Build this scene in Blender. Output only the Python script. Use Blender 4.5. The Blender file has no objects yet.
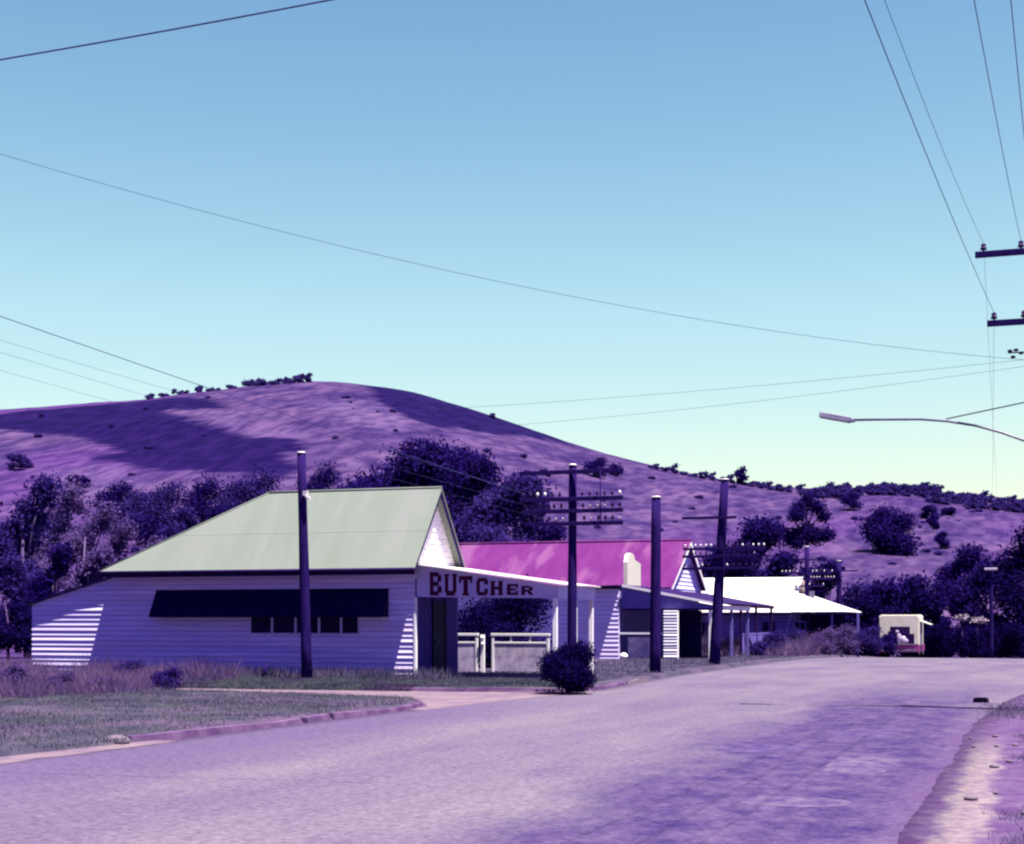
import bpy, math, random
import numpy as np
from mathutils import Vector, Matrix, noise

random.seed(7)
rng = np.random.default_rng(7)
sc = bpy.context.scene
col = sc.collection
R = math.radians

# ------------------------------------------------------------------ camera
FOC = 1500.0                       # focal length in pixels of a 1024 wide frame
TH = math.atan(518 / FOC)          # the road runs along +Y; the camera looks this far left of it
CT, ST = math.cos(TH), math.sin(TH)
EYE, HOR = 1.6, 620.0
cam_d = bpy.data.cameras.new("camera")
cam = bpy.data.objects.new("camera", cam_d)
col.objects.link(cam)
cam.location = (0, 0, EYE)
cam.rotation_euler = (R(90), 0, TH)
cam_d.sensor_width = 36
cam_d.lens = 36 * FOC / 1024
cam_d.shift_y = (HOR - 422) / 1024
cam_d.clip_start, cam_d.clip_end = 0.1, 5000
sc.camera = cam

# ------------------------------------------------------------------ light
SUN = Vector((0.30, -0.13, 1.0)).normalized()      # towards the sun
sun_d = bpy.data.lights.new("sun", 'SUN')
sun_d.energy = 5.0
sun_d.angle = R(0.5)
sun_d.color = (1.0, 0.94, 0.84)
sun = bpy.data.objects.new("sun", sun_d)
col.objects.link(sun)
sun.rotation_euler = SUN.to_track_quat('Z', 'Y').to_euler()

wd = bpy.data.worlds.new("World")
sc.world = wd
wd.use_nodes = True
nt = wd.node_tree
nt.nodes.clear()
wo = nt.nodes.new("ShaderNodeOutputWorld")
bg = nt.nodes.new("ShaderNodeBackground")
sky = nt.nodes.new("ShaderNodeTexSky")
sky.sky_type = 'NISHITA'
sky.sun_disc = False
sky.sun_elevation = math.asin(SUN.z)
sky.sun_rotation = math.atan2(SUN.x, SUN.y)
sky.air_density = 1.0
sky.dust_density = 0.6
sky.ozone_density = 1.0
# the old slide's sky: pale aqua near the horizon, blue above, deep violet blue overhead
geo = nt.nodes.new("ShaderNodeTexCoord")
sep = nt.nodes.new("ShaderNodeSeparateXYZ")
rmp = nt.nodes.new("ShaderNodeValToRGB")
mul = nt.nodes.new("ShaderNodeMixRGB")
mul.blend_type = 'MULTIPLY'
mul.inputs[0].default_value = 1
nt.links.new(geo.outputs['Generated'], sep.inputs[0])
nt.links.new(sep.outputs['Z'], rmp.inputs[0])
nt.links.new(sky.outputs[0], mul.inputs[1])
nt.links.new(rmp.outputs[0], mul.inputs[2])
nt.links.new(bg.outputs[0], wo.inputs[0])
# unseen sky behind the viewer: violet blue tint added to set the walls' shade
dot = nt.nodes.new("ShaderNodeVectorMath"); dot.operation = 'DOT_PRODUCT'
dot.inputs[1].default_value = (-ST, CT, 0)
nt.links.new(geo.outputs['Generated'], dot.inputs[0])
azr = nt.nodes.new("ShaderNodeValToRGB")
azr.color_ramp.elements[0].position, azr.color_ramp.elements[1].position = .10, .62
azr.color_ramp.elements[0].color = (.21, .15, .66, 1); azr.color_ramp.elements[1].color = (1, 1, 1, 1)
nt.links.new(dot.outputs['Value'], azr.inputs[0])
mu2 = nt.nodes.new("ShaderNodeMixRGB"); mu2.blend_type = 'MULTIPLY'; mu2.inputs[0].default_value = 1
nt.links.new(mul.outputs[0], mu2.inputs[1]); nt.links.new(azr.outputs[0], mu2.inputs[2])
nt.links.new(mu2.outputs[0], bg.inputs[0])
cr = rmp.color_ramp
SKY_TINT = [(0.0, (.92, .78, .56)), (0.08, (.90, .81, .62)), (0.20, (.86, .92, .74)), (0.38, (.60, .77, .76)), (0.75, (.15, .08, .64))]
cr.elements[0].position, cr.elements[0].color = SKY_TINT[0][0], SKY_TINT[0][1] + (1,)
cr.elements[1].position, cr.elements[1].color = SKY_TINT[-1][0], SKY_TINT[-1][1] + (1,)
for p, c in SKY_TINT[1:-1]:
    e = cr.elements.new(p)
    e.color = c + (1,)
bg.inputs[1].default_value = 0.08

sc.view_settings.view_transform = 'Standard'
sc.view_settings.look = 'None'
sc.view_settings.gamma = 1
sc.view_settings.exposure = 1.55
sc.cycles.filter_width = 2.3
sc.cycles.max_bounces = 6

# ------------------------------------------------------------------ helpers
def lin(v):
    v /= 255.0
    return v / 12.92 if v <= .04045 else ((v + .055) / 1.055) ** 2.4

def C(r, g, b, k=2.0):
    """A surface colour from the colour the sunlit slide shows, divided by the light on it."""
    return tuple(min(.9, lin(v) / (k * 1.7) * q) for v, q in ((r, 1.0), (g, 1.0), (b, .95)))

def W(px, py, d):
    l = (px - 512) / FOC * d
    return Vector((l * CT - d * ST, l * ST + d * CT, EYE - (py - HOR) / FOC * d))

def onY(px, Y):
    a = (px - 512) / FOC
    return Y * (a * CT - ST) / (CT + a * ST)

def onX(px, X):
    a = (px - 512) / FOC
    return X * (CT + a * ST) / (a * CT - ST)

def Zat(py, X, Y):
    return EYE - (py - HOR) / FOC * (-X * ST + Y * CT)

def dist(X, Y):
    return -X * ST + Y * CT

def tag(o, label=None, cat=None, group=None, kind=None):
    if label: o['label'] = label
    if cat: o['category'] = cat
    if group: o['group'] = group
    if kind: o['kind'] = kind
    return o

def empty(name, loc, label, cat, group=None, rz=0):
    o = bpy.data.objects.new(name, None)
    o.empty_display_size = .3
    col.objects.link(o)
    o.location = loc
    o.rotation_euler.z = rz
    return tag(o, label, cat, group)

def link_mesh(name, me, m, parent=None):
    if m is not None:
        for mm in (m if isinstance(m, (list, tuple)) else [m]):
            me.materials.append(mm)
    o = bpy.data.objects.new(name, me)
    col.objects.link(o)
    if parent is not None:
        o.parent = parent
        off = Vector((0, 0, 0))
        p = parent
        while p is not None:          # meshes are written in world metres, parents carry plain offsets
            off += p.location
            p = p.parent
        me.transform(Matrix.Translation(-off))
    return o

class MB:
    """Collects shapes in world metres; build() links them as one mesh."""
    def __init__(s):
        s.v, s.f, s.sm, s.grime = [], [], [], []

    def poly(s, pts, smooth=False):
        i = len(s.v)
        s.v += [tuple(p) for p in pts]
        s.f.append(tuple(range(i, i + len(pts))))
        s.sm.append(smooth)
        return s

    def box(s, x0, y0, z0, x1, y1, z1):
        i = len(s.v)
        s.v += [(x, y, z) for z in (z0, z1) for x, y in ((x0, y0), (x1, y0), (x1, y1), (x0, y1))]
        for q in ((3, 2, 1, 0), (4, 5, 6, 7), (0, 1, 5, 4), (1, 2, 6, 5), (2, 3, 7, 6), (3, 0, 4, 7)):
            s.f.append(tuple(i + k for k in q)); s.sm.append(False)
        return s

    def prism(s, a, b):
        """Solid between two rings of the same length."""
        n, i = len(a), len(s.v)
        s.v += [tuple(p) for p in a] + [tuple(p) for p in b]
        s.f.append(tuple(i + k for k in reversed(range(n)))); s.sm.append(False)
        s.f.append(tuple(i + n + k for k in range(n))); s.sm.append(False)
        for k in range(n):
            j = (k + 1) % n
            s.f.append((i + k, i + j, i + n + j, i + n + k)); s.sm.append(False)
        return s

    def slab(s, quad, t):
        """A sheet of thickness t below the given points."""
        nrm = (Vector(quad[1]) - Vector(quad[0])).cross(Vector(quad[-1]) - Vector(quad[0])).normalized()
        if nrm.z < 0: nrm = -nrm
        return s.prism([Vector(p) - nrm * t for p in quad], [Vector(p) for p in quad])

    def tube(s, pts, rad, n=8, cap=True):
        pts = [Vector(p) for p in pts]
        if not isinstance(rad, (list, tuple)): rad = [rad] * len(pts)
        base = len(s.v)
        ref = None
        for k, p in enumerate(pts):
            t = (pts[min(k + 1, len(pts) - 1)] - pts[max(k - 1, 0)]).normalized()
            if ref is None:
                ref = Vector((1, 0, 0)) if abs(t.x) < .8 else Vector((0, 1, 0))
            u = (ref - t * ref.dot(t)).normalized()
            w = t.cross(u)
            ref = u
            for j in range(n):
                a = 2 * math.pi * j / n
                s.v.append(tuple(p + (u * math.cos(a) + w * math.sin(a)) * rad[k]))
        for k in range(len(pts) - 1):
            for j in range(n):
                a, b = base + k * n + j, base + k * n + (j + 1) % n
                s.f.append((a, b, b + n, a + n)); s.sm.append(True)
        if cap:
            s.f.append(tuple(base + j for j in reversed(range(n)))); s.sm.append(False)
            e = base + (len(pts) - 1) * n
            s.f.append(tuple(e + j for j in range(n))); s.sm.append(False)
        return s

    def ball(s, c, r, sx=1, sy=1, sz=1, nu=12, nv=8):
        c = Vector(c)
        i = len(s.v)
        for b in range(nv + 1):
            ph = math.pi * b / nv
            for a in range(nu):
                t = 2 * math.pi * a / nu
                s.v.append((c.x + r * sx * math.sin(ph) * math.cos(t), c.y + r * sy * math.sin(ph) * math.sin(t), c.z + r * sz * math.cos(ph)))
        for b in range(nv):
            for a in range(nu):
                p, q = i + b * nu + a, i + b * nu + (a + 1) % nu
                s.f.append((p, p + nu, q + nu, q)); s.sm.append(True)
        return s

    def build(s, name, m, parent=None, bevel=0):
        me = bpy.data.meshes.new(name)
        me.from_pydata(s.v, [], s.f)
        me.polygons.foreach_set('use_smooth', s.sm)
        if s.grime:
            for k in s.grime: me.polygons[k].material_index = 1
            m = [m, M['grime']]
        me.update()
        o = link_mesh(name, me, m, parent)
        if bevel:
            b = o.modifiers.new("bevel", 'BEVEL')
            b.width, b.segments, b.limit_method = bevel, 2, 'ANGLE'
        return o

def quads_mesh(name, V, nper, m, parent=None):
    """V: (n*nper, 3) array; every nper rows are one face."""
    n = len(V) // nper
    me = bpy.data.meshes.new(name)
    me.vertices.add(len(V)); me.vertices.foreach_set('co', np.ascontiguousarray(V, dtype=np.float32).ravel())
    me.loops.add(len(V)); me.loops.foreach_set('vertex_index', np.arange(len(V), dtype=np.int32))
    me.polygons.add(n)
    me.polygons.foreach_set('loop_start', np.arange(0, len(V), nper, dtype=np.int32))
    me.polygons.foreach_set('loop_total', np.full(n, nper, dtype=np.int32))
    me.update(calc_edges=True)
    me.validate()
    return link_mesh(name, me, m, parent)

# ------------------------------------------------------------------ materials
def mat(name, c1, c2=None, scale=4.0, rough=.8, bump=0.0, bscale=40.0, detail=6, stretch=(1, 1, 1), c3=None, s3=.5, spec=.03, metal=0.0, mid=(.38, .62)):
    """Two (or three) colours mixed by noise in object space, with a noise bump."""
    m = bpy.data.materials.new(name)
    m.use_nodes = True
    t = m.node_tree
    b = t.nodes['Principled BSDF']
    b.inputs['Roughness'].default_value = rough
    b.inputs['Specular IOR Level'].default_value = spec
    b.inputs['Metallic'].default_value = metal
    tc = t.nodes.new("ShaderNodeTexCoord")
    mp = t.nodes.new("ShaderNodeMapping")
    mp.inputs['Scale'].default_value = stretch
    t.links.new(tc.outputs['Object'], mp.inputs[0])
    c2 = c2 or tuple(min(.9, x * 1.15) for x in c1)
    nz = t.nodes.new("ShaderNodeTexNoise")
    nz.inputs['Scale'].default_value = scale
    nz.inputs['Detail'].default_value = detail
    nz.inputs['Roughness'].default_value = .62
    t.links.new(mp.outputs[0], nz.inputs['Vector'])
    rp = t.nodes.new("ShaderNodeValToRGB")
    rp.color_ramp.elements[0].position, rp.color_ramp.elements[1].position = mid
    rp.color_ramp.elements[0].color = tuple(c1) + (1,)
    rp.color_ramp.elements[1].color = tuple(c2) + (1,)
    t.links.new(nz.outputs['Fac'], rp.inputs[0])
    out = rp.outputs[0]
    if c3:
        n3 = t.nodes.new("ShaderNodeTexNoise")
        n3.inputs['Scale'].default_value = s3
        n3.inputs['Detail'].default_value = 5
        t.links.new(mp.outputs[0], n3.inputs['Vector'])
        r3 = t.nodes.new("ShaderNodeValToRGB")
        r3.color_ramp.elements[0].position, r3.color_ramp.elements[1].position = .5, .62
        t.links.new(n3.outputs['Fac'], r3.inputs[0])
        mx = t.nodes.new("ShaderNodeMixRGB")
        t.links.new(r3.outputs[0], mx.inputs[0])
        t.links.new(out, mx.inputs[1])
        mx.inputs[2].default_value = tuple(c3) + (1,)
        out = mx.outputs[0]
    t.links.new(out, b.inputs['Base Color'])
    if bump:
        nb = t.nodes.new("ShaderNodeTexNoise")
        nb.inputs['Scale'].default_value = bscale
        nb.inputs['Detail'].default_value = 4
        t.links.new(mp.outputs[0], nb.inputs['Vector'])
        bp = t.nodes.new("ShaderNodeBump")
        bp.inputs['Strength'].default_value = bump
        bp.inputs['Distance'].default_value = .02
        t.links.new(nb.outputs['Fac'], bp.inputs['Height'])
        t.links.new(bp.outputs[0], b.inputs['Normal'])
    return m

M = {}
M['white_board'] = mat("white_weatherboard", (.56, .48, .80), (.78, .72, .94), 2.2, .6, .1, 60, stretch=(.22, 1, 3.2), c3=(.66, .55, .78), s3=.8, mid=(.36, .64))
M['grime'] = mat("shade_painted_in_laps", (.30, .25, .46), (.42, .36, .58), 2.5, .9)  # shadow line under each board lap, painted as a darker colour
M['white'] = mat("white_paint", (.80, .77, .78), (.86, .84, .84), 5, .5)
M['sign'] = mat("sign_paint", (.46, .41, .66), (.54, .49, .74), 3, .6)
M['letter'] = mat("maroon_letter_paint", (.060, .004, .035), (.080, .007, .045), 9, .6)
M['green_roof'] = mat("pale_green_iron", (.150, .175, .154), (.168, .193, .172), 1.2, .6, c3=(.175, .190, .180), s3=.9, stretch=(1.6, .3, .3), bump=.25, bscale=9, mid=(.3, .7))
M['pink_roof'] = mat("faded_red_iron", (.088, .013, .100), (.122, .025, .135), 1.0, .6, c3=(.155, .052, .155), s3=.8, stretch=(1.3, .35, .35), bump=.25, bscale=9, mid=(.3, .7))
M['white_roof'] = mat("bare_white_iron", (.80, .76, .74), (.87, .84, .80), .8, .45, c3=(.50, .38, .44), s3=.3)
M['navy'] = mat("navy_paint", (.006, .003, .040), (.010, .006, .055), 6, .55)
M['purple_edge'] = mat("dark_purple_trim", (.016, .005, .055), (.026, .009, .075), 5, .6)
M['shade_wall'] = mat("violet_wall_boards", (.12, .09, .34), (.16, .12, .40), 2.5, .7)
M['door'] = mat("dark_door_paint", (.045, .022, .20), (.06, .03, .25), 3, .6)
M['glass'] = mat("dark_window_glass", (.004, .002, .03), (.008, .005, .05), 2, .3, spec=.08)
M['pole'] = mat("tarred_timber", (.012, .004, .062), (.022, .009, .09), 5, .85, .3, 30, stretch=(3, 3, .3))
M['insul'] = mat("white_porcelain", (.55, .52, .52), (.62, .6, .6), 8, .25, spec=.5)
M['dark_insul'] = mat("brown_porcelain", (.03, .012, .06), (.04, .02, .08), 8, .3)
M['metal'] = mat("grey_metal", (.07, .062, .13), (.10, .09, .17), 6, .4, spec=.5)
M['wire'] = mat("wire_copper", (.035, .035, .13), (.045, .045, .16), 5, .5)
M['brick'] = mat("painted_brick", (.55, .42, .52), (.66, .56, .60), 6, .8, .2, 50)
M['panel'] = mat("mottled_panel", (.30, .24, .40), (.55, .48, .60), 3.5, .7)
M['concrete'] = mat("kerb_concrete", (.08, .04, .12), (.15, .085, .18), 3, .85, .3, 40)
M['pale_concrete'] = mat("worn_kerb_end", (.12, .09, .13), (.18, .14, .18), 5, .85, .3, 40)
M['bark'] = mat("tree_bark", (.05, .025, .09), (.09, .05, .14), 3, .9, .3, 20)
M['pale_bark'] = mat("gum_bark", (.07, .045, .13), (.12, .08, .19), 3, .9)
def leafmat(name, a, b, sc_=.5, c3=None, s3=.6):
    m = mat(name, a, b, sc_, .75, detail=8, spec=.02, mid=(.36, .66), c3=c3, s3=s3)
    t = m.node_tree
    b_ = t.nodes['Principled BSDF']; o_ = t.nodes['Material Output']
    tl = t.nodes.new("ShaderNodeBsdfTranslucent"); mx = t.nodes.new("ShaderNodeMixShader"); mx.inputs[0].default_value = .45
    t.links.new(b_.inputs['Base Color'].links[0].from_socket, tl.inputs['Color'])
    t.links.new(b_.outputs[0], mx.inputs[1]); t.links.new(tl.outputs[0], mx.inputs[2]); t.links.new(mx.outputs[0], o_.inputs['Surface'])
    return m
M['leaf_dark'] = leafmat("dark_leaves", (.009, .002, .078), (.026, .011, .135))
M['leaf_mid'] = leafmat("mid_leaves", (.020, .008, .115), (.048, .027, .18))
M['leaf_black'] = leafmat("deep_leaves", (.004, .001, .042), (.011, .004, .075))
M['leaf_pale'] = leafmat("dry_leaves", (.060, .033, .16), (.13, .078, .23), .8)
M['leaf_far'] = leafmat("far_leaves", (.030, .014, .14), (.055, .033, .20), .3)
M['van_white'] = mat("van_cream_paint", (.60, .57, .46), (.68, .64, .54), 2, .4, spec=.5)
M['van_red'] = mat("van_crimson_paint", (.22, .02, .16), (.27, .03, .2), 3, .4, spec=.5)
M['rubber'] = mat("black_rubber", (.002, .001, .008), (.004, .002, .012), 10, .8)
M['blossom'] = mat("pale_blossom", (.26, .20, .28), (.34, .27, .34), 2, .8)

# ------------------------------------------------------------------ the lie of the land
SIL = [(-900, 470), (-500, 440), (-200, 420), (0, 411), (60, 407), (130, 400), (200, 391), (260, 384), (310, 381), (360, 383), (400, 388), (450, 402), (500, 419), (540, 434), (590, 451), (640, 464), (690, 474), (740, 482), (790, 488), (830, 490), (870, 487), (920, 490), (970, 496), (1024, 502), (1200, 510), (1600, 515), (2200, 520)]
SX = np.array([p[0] for p in SIL], float)
SY = np.array([p[1] for p in SIL], float)
RX = np.array([-900, 0, 300, 600, 850, 1024, 2200], float)
RD = np.array([380, 400, 430, 440, 420, 400, 400], float)

def smooth_sil(px):
    k = np.array([-24, -12, 0, 12, 24], float)
    return sum(np.interp(px + o, SX, SY) for o in k) / 5

def base_z(Y):
    Y = np.asarray(Y, float)
    t = np.clip(Y - 45, 0, 60)
    return -.0003 * t * t - .036 * np.clip(Y - 105, 0, 40)

def prof(t):
    t = np.clip(t, 0, None)
    up = np.where(t < 1, .55 * t ** 1.05 + .45 * np.sin(np.clip(t, 0, 1) * math.pi / 2) ** 2, 1)
    return np.where(t < 1, up, 1 - .25 * (t - 1) ** 1.2)

_amp_px = np.linspace(-900, 2200, 311)
def _solve():
    out = []
    d = np.linspace(100, 700, 400)
    for px in _amp_px:
        Dr = np.interp(px, RX, RD)
        l = (px - 512) / FOC * d
        Y = l * ST + d * CT
        b = base_z(Y)
        s = (HOR - smooth_sil(px)) / FOC
        t = (d - 125) / (Dr - 125)
        lo, hi = 0, 300
        for _ in range(40):
            a = (lo + hi) / 2
            if ((b + a * prof(t) - EYE) / d).max() < s: lo = a
            else: hi = a
        out.append(a)
    return np.array(out)
AMP = _solve()

def ground(X, Y):
    X = np.asarray(X, float); Y = np.asarray(Y, float)
    d = -X * ST + Y * CT
    l = X * CT + Y * ST
    px = 512 + FOC * l / np.maximum(d, 1)
    px = np.clip(px, -900, 2200)
    Dr = np.interp(px, RX, RD)
    t = (d - 125) / (Dr - 125)
    z = base_z(Y) + np.where(d > 125, np.interp(px, _amp_px, AMP) * prof(t), 0)
    return z

def rough(X, Y):
    """Gullies and humps of the hillside, zero on the flat."""
    d = dist(X, Y)
    k = min(1, max(0, (d - 140) / 120)) * min(1, max(0, (480 - d) / 100 + .15))
    return k * (1.6 * noise.noise((X * .012, Y * .012, 3)) + .8 * noise.noise((X * .035, Y * .03, 7)) + .35 * noise.noise((X * .11, Y * .1, 1)))

def hit(px, py):
    """Where the ground lies behind a point of the photograph (first slope facing it)."""
    d = np.linspace(100, 460, 1500)
    l = (px - 512) / FOC * d
    X, Y = l * CT - d * ST, l * ST + d * CT
    z = ground(X, Y)
    ray = EYE - (py - HOR) / FOC * d
    k = np.argmax((z >= ray) & (d > 128))
    if not ((z >= ray) & (d > 128)).any(): k = int(np.argmax((z - EYE) / d))
    return float(X[k]), float(Y[k]), float(z[k]), float(d[k])

def gz(X, Y): return float(ground(X, Y))

# burnt and bare patches of the hillside, as outlines on the ground
BURN = [
    [(362, 384), (420, 390), (470, 405), (520, 425), (566, 443), (520, 437), (470, 429), (425, 425), (400, 412), (378, 399)],
    [(-20, 418), (60, 410), (150, 400), (210, 398), (225, 408), (160, 412), (205, 425), (262, 440), (300, 470), (290, 478), (220, 474), (150, 468), (90, 455), (120, 448), (60, 435), (-20, 430)],
    [(235, 436), (300, 441), (306, 452), (280, 455), (262, 448)],
]
PALE = [
    [(312, 402), (378, 400), (398, 412), (416, 428), (380, 436), (350, 424), (330, 418)],
    [(180, 400), (200, 402), (240, 424), (300, 436), (300, 444), (236, 430), (206, 420)],
    [(40, 465), (120, 462), (140, 480), (110, 500), (60, 490)],
]
def inside(poly, x, y):
    c = np.zeros(x.shape, bool)
    n = len(poly)
    for i in range(n):
        x1, y1 = poly[i]; x2, y2 = poly[(i + 1) % n]
        cnd = (y1 > y) != (y2 > y)
        with np.errstate(divide='ignore', invalid='ignore'):
            xi = (x2 - x1) * (y - y1) / (y2 - y1 + 1e-9) + x1
        c ^= cnd & (x < xi)
    return c

def axis_pts(segs):
    out = []
    for a, b, st in segs:
        out += list(np.arange(a, b, st))
    out.append(segs[-1][1])
    return np.array(out)

gx = axis_pts([(-900, -420, 30), (-420, 260, 2.5), (260, 900, 40)])
gy = axis_pts([(-120, 0, 15), (0, 130, 2.5), (130, 520, 2.0), (520, 1200, 25)])
NX, NY = len(gx), len(gy)
XX, YY = np.meshgrid(gx, gy)
ZZ = ground(XX, YY)
DD = dist(XX, YY)
PX = 512 + FOC * (XX * CT + YY * ST) / np.maximum(DD, 1)
PY = HOR - FOC * (ZZ - EYE) / np.maximum(DD, 1)
warp = np.zeros_like(ZZ)
wx = np.zeros_like(ZZ)
for j in range(NY):
    for i in range(NX):
        if 130 < DD[j, i] < 520 and -300 < PX[j, i] < 1400:
            warp[j, i] = rough(XX[j, i], YY[j, i])
            wx[j, i] = 3 * noise.noise((XX[j, i] * .05, YY[j, i] * .05, 9)) + 2.5 * noise.noise((XX[j, i] * .2, YY[j, i] * .15, 2))
hillmask = DD > 128
burn = np.zeros_like(ZZ); pale = np.zeros_like(ZZ)
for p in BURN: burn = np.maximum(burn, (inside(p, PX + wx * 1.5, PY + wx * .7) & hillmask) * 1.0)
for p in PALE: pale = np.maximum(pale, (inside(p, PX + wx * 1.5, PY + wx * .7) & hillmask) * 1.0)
def blur(a):
    b = a.copy()
    for _ in range(2):
        b[1:-1, 1:-1] = (b[1:-1, 1:-1] * 2 + b[:-2, 1:-1] + b[2:, 1:-1] + b[1:-1, :-2] + b[1:-1, 2:]) / 6
    return b
pale = blur(pale)
ZZ = ZZ + warp - np.where(DD < 128, .06, 0)
me = bpy.data.meshes.new("hills")
V = np.stack([XX.ravel(), YY.ravel(), ZZ.ravel()], 1)
idx = (np.arange(NY - 1)[:, None] * NX + np.arange(NX - 1)[None, :]).ravel()
F = np.stack([idx, idx + 1, idx + NX + 1, idx + NX], 1)
me.from_pydata(V.tolist(), [], F.tolist())
me.polygons.foreach_set('use_smooth', [True] * len(me.polygons))
ca = me.attributes.new("patches", 'FLOAT_COLOR', 'POINT')
cc = np.zeros((len(V), 4), np.float32)
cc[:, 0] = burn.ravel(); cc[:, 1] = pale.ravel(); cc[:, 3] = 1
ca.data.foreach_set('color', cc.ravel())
me.update()

def hill_material():
    m = mat("hill_grass", C(84, 60, 138, 1.9), C(136, 104, 168, 1.9), .09, .9, .0, detail=12, stretch=(1, .4, .7), c3=C(122, 80, 166, 1.8), s3=.012)
    t = m.node_tree
    b = t.nodes['Principled BSDF']
    src = b.inputs['Base Color'].links[0].from_socket
    at = t.nodes.new("ShaderNodeAttribute"); at.attribute_name = "patches"
    sp = t.nodes.new("ShaderNodeSeparateColor")
    t.links.new(at.outputs['Color'], sp.inputs[0])
    nz = t.nodes.new("ShaderNodeTexNoise"); nz.inputs['Scale'].default_value = .35; nz.inputs['Detail'].default_value = 8
    tc = t.nodes.new("ShaderNodeTexCoord"); mpt = t.nodes.new("ShaderNodeMapping"); mpt.inputs['Scale'].default_value = (1.25, .38, .8); mpt.inputs['Rotation'].default_value = (0, 0, .5)
    t.links.new(tc.outputs['Object'], mpt.inputs[0]); t.links.new(mpt.outputs[0], nz.inputs['Vector'])
    rp = t.nodes.new("ShaderNodeValToRGB")          # dark tussocks
    rp.color_ramp.elements[0].position, rp.color_ramp.elements[1].position = .40, .60
    rp.color_ramp.elements[0].color = (.50, .44, .70, 1); rp.color_ramp.elements[1].color = (1.16, 1.16, 1.10, 1)
    t.links.new(nz.outputs['Fac'], rp.inputs[0])
    def mix(fac, c1, c2, mode='MIX', k=None):
        x = t.nodes.new("ShaderNodeMixRGB"); x.blend_type = mode
        if isinstance(fac, float): x.inputs[0].default_value = fac
        elif k:
            mm = t.nodes.new("ShaderNodeMath"); mm.operation = 'MULTIPLY'; mm.inputs[1].default_value = k
            t.links.new(fac, mm.inputs[0]); t.links.new(mm.outputs[0], x.inputs[0])
        else: t.links.new(fac, x.inputs[0])
        for s_, v in ((x.inputs[1], c1), (x.inputs[2], c2)):
            if isinstance(v, tuple): s_.default_value = v + (1,)
            else: t.links.new(v, s_)
        return x.outputs[0]
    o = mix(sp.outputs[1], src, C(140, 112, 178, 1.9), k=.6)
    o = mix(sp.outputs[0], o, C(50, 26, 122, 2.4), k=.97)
    o = mix(.9, o, rp.outputs[0], 'MULTIPLY')
    t.links.new(o, b.inputs['Base Color'])
    nb = t.nodes.new("ShaderNodeTexNoise"); nb.inputs['Scale'].default_value = .9; nb.inputs['Detail'].default_value = 6
    t.links.new(mpt.outputs[0], nb.inputs['Vector'])
    bp = t.nodes.new("ShaderNodeBump"); bp.inputs['Strength'].default_value = .4; bp.inputs['Distance'].default_value = .5
    t.links.new(nb.outputs['Fac'], bp.inputs['Height']); t.links.new(bp.outputs[0], b.inputs['Normal'])
    return m
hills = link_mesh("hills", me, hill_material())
tag(hills, kind='structure')

# ------------------------------------------------------------------ road, verges, kerbs
def pl(pts):
    xs = [p[0] for p in pts]; ys = [p[1] for p in pts]
    return lambda v: float(np.interp(v, xs, ys))
road_l = pl([(-60, -11.4), (13, -11.0), (16, -10.75), (20, -10.6), (24, -10.35), (26, -10.3), (27, -10.2), (31, -9.5), (33, -9.2), (36, -9.35), (40, -9.5), (140, -9.4)])
road_r = pl([(-60, -.9), (11, -.72), (22, -.68), (27, -.5), (33, -.1), (40, .9), (60, 1.8), (140, 2.5)])

def strip(name, lfun, rfun, ys, ncol, zoff, m, rag=0.0, humps=0.0, skirt=.002):
    v, f = [], []
    for j, y in enumerate(ys):
        a, b = lfun(y), rfun(y)
        if rag:
            a += rag * (noise.noise((y * .45, 1.3, zoff)) + .45 * noise.noise((y * 1.7, 4, 2)) + .35 * noise.noise((y * 5, 4, 9))); b += rag * (noise.noise((y * .45, 7.7, zoff)) + .45 * noise.noise((y * 1.7, 9, 2)) + .35 * noise.noise((y * 5, 2, 9)))
        for i in range(ncol):
            x = a + (b - a) * i / (ncol - 1)
            hz = humps * noise.noise((x * .5, y * .5, 2)) if humps else 0
            v.append((x, y, float(base_z(y)) + zoff + hz))
    for j in range(len(ys) - 1):
        for i in range(ncol - 1):
            k = j * ncol + i
            f.append((k, k + 1, k + ncol + 1, k + ncol))
    ntop = len(f)
    edge = [i for i in range(ncol)] + [j * ncol + ncol - 1 for j in range(1, len(ys))] + [(len(ys) - 1) * ncol + i for i in range(ncol - 2, -1, -1)] + [j * ncol for j in range(len(ys) - 2, 0, -1)]
    cxm = sum(p[0] for p in v) / len(v); b0 = len(v)
    for k in edge:                  # the sheet's edge falls away to below the soil
        x, y, z = v[k]
        a_, c_ = v[edge[edge.index(k) - 1]], v[edge[(edge.index(k) + 1) % len(edge)]]
        tx, ty = c_[0] - a_[0], c_[1] - a_[1]
        tl = math.hypot(tx, ty) or 1
        v.append((x + ty / tl * skirt, y - tx / tl * skirt, z - zoff - .09))
    for q in range(len(edge)):
        q2 = (q + 1) % len(edge)
        f.append((edge[q2], edge[q], b0 + q, b0 + q2))
    me = bpy.data.meshes.new(name)
    me.from_pydata(v, [], f)
    me.polygons.foreach_set('use_smooth', [True] * ntop + [False] * (len(f) - ntop))
    o = link_mesh(name, me, m)
    return tag(o, kind='structure')

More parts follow.
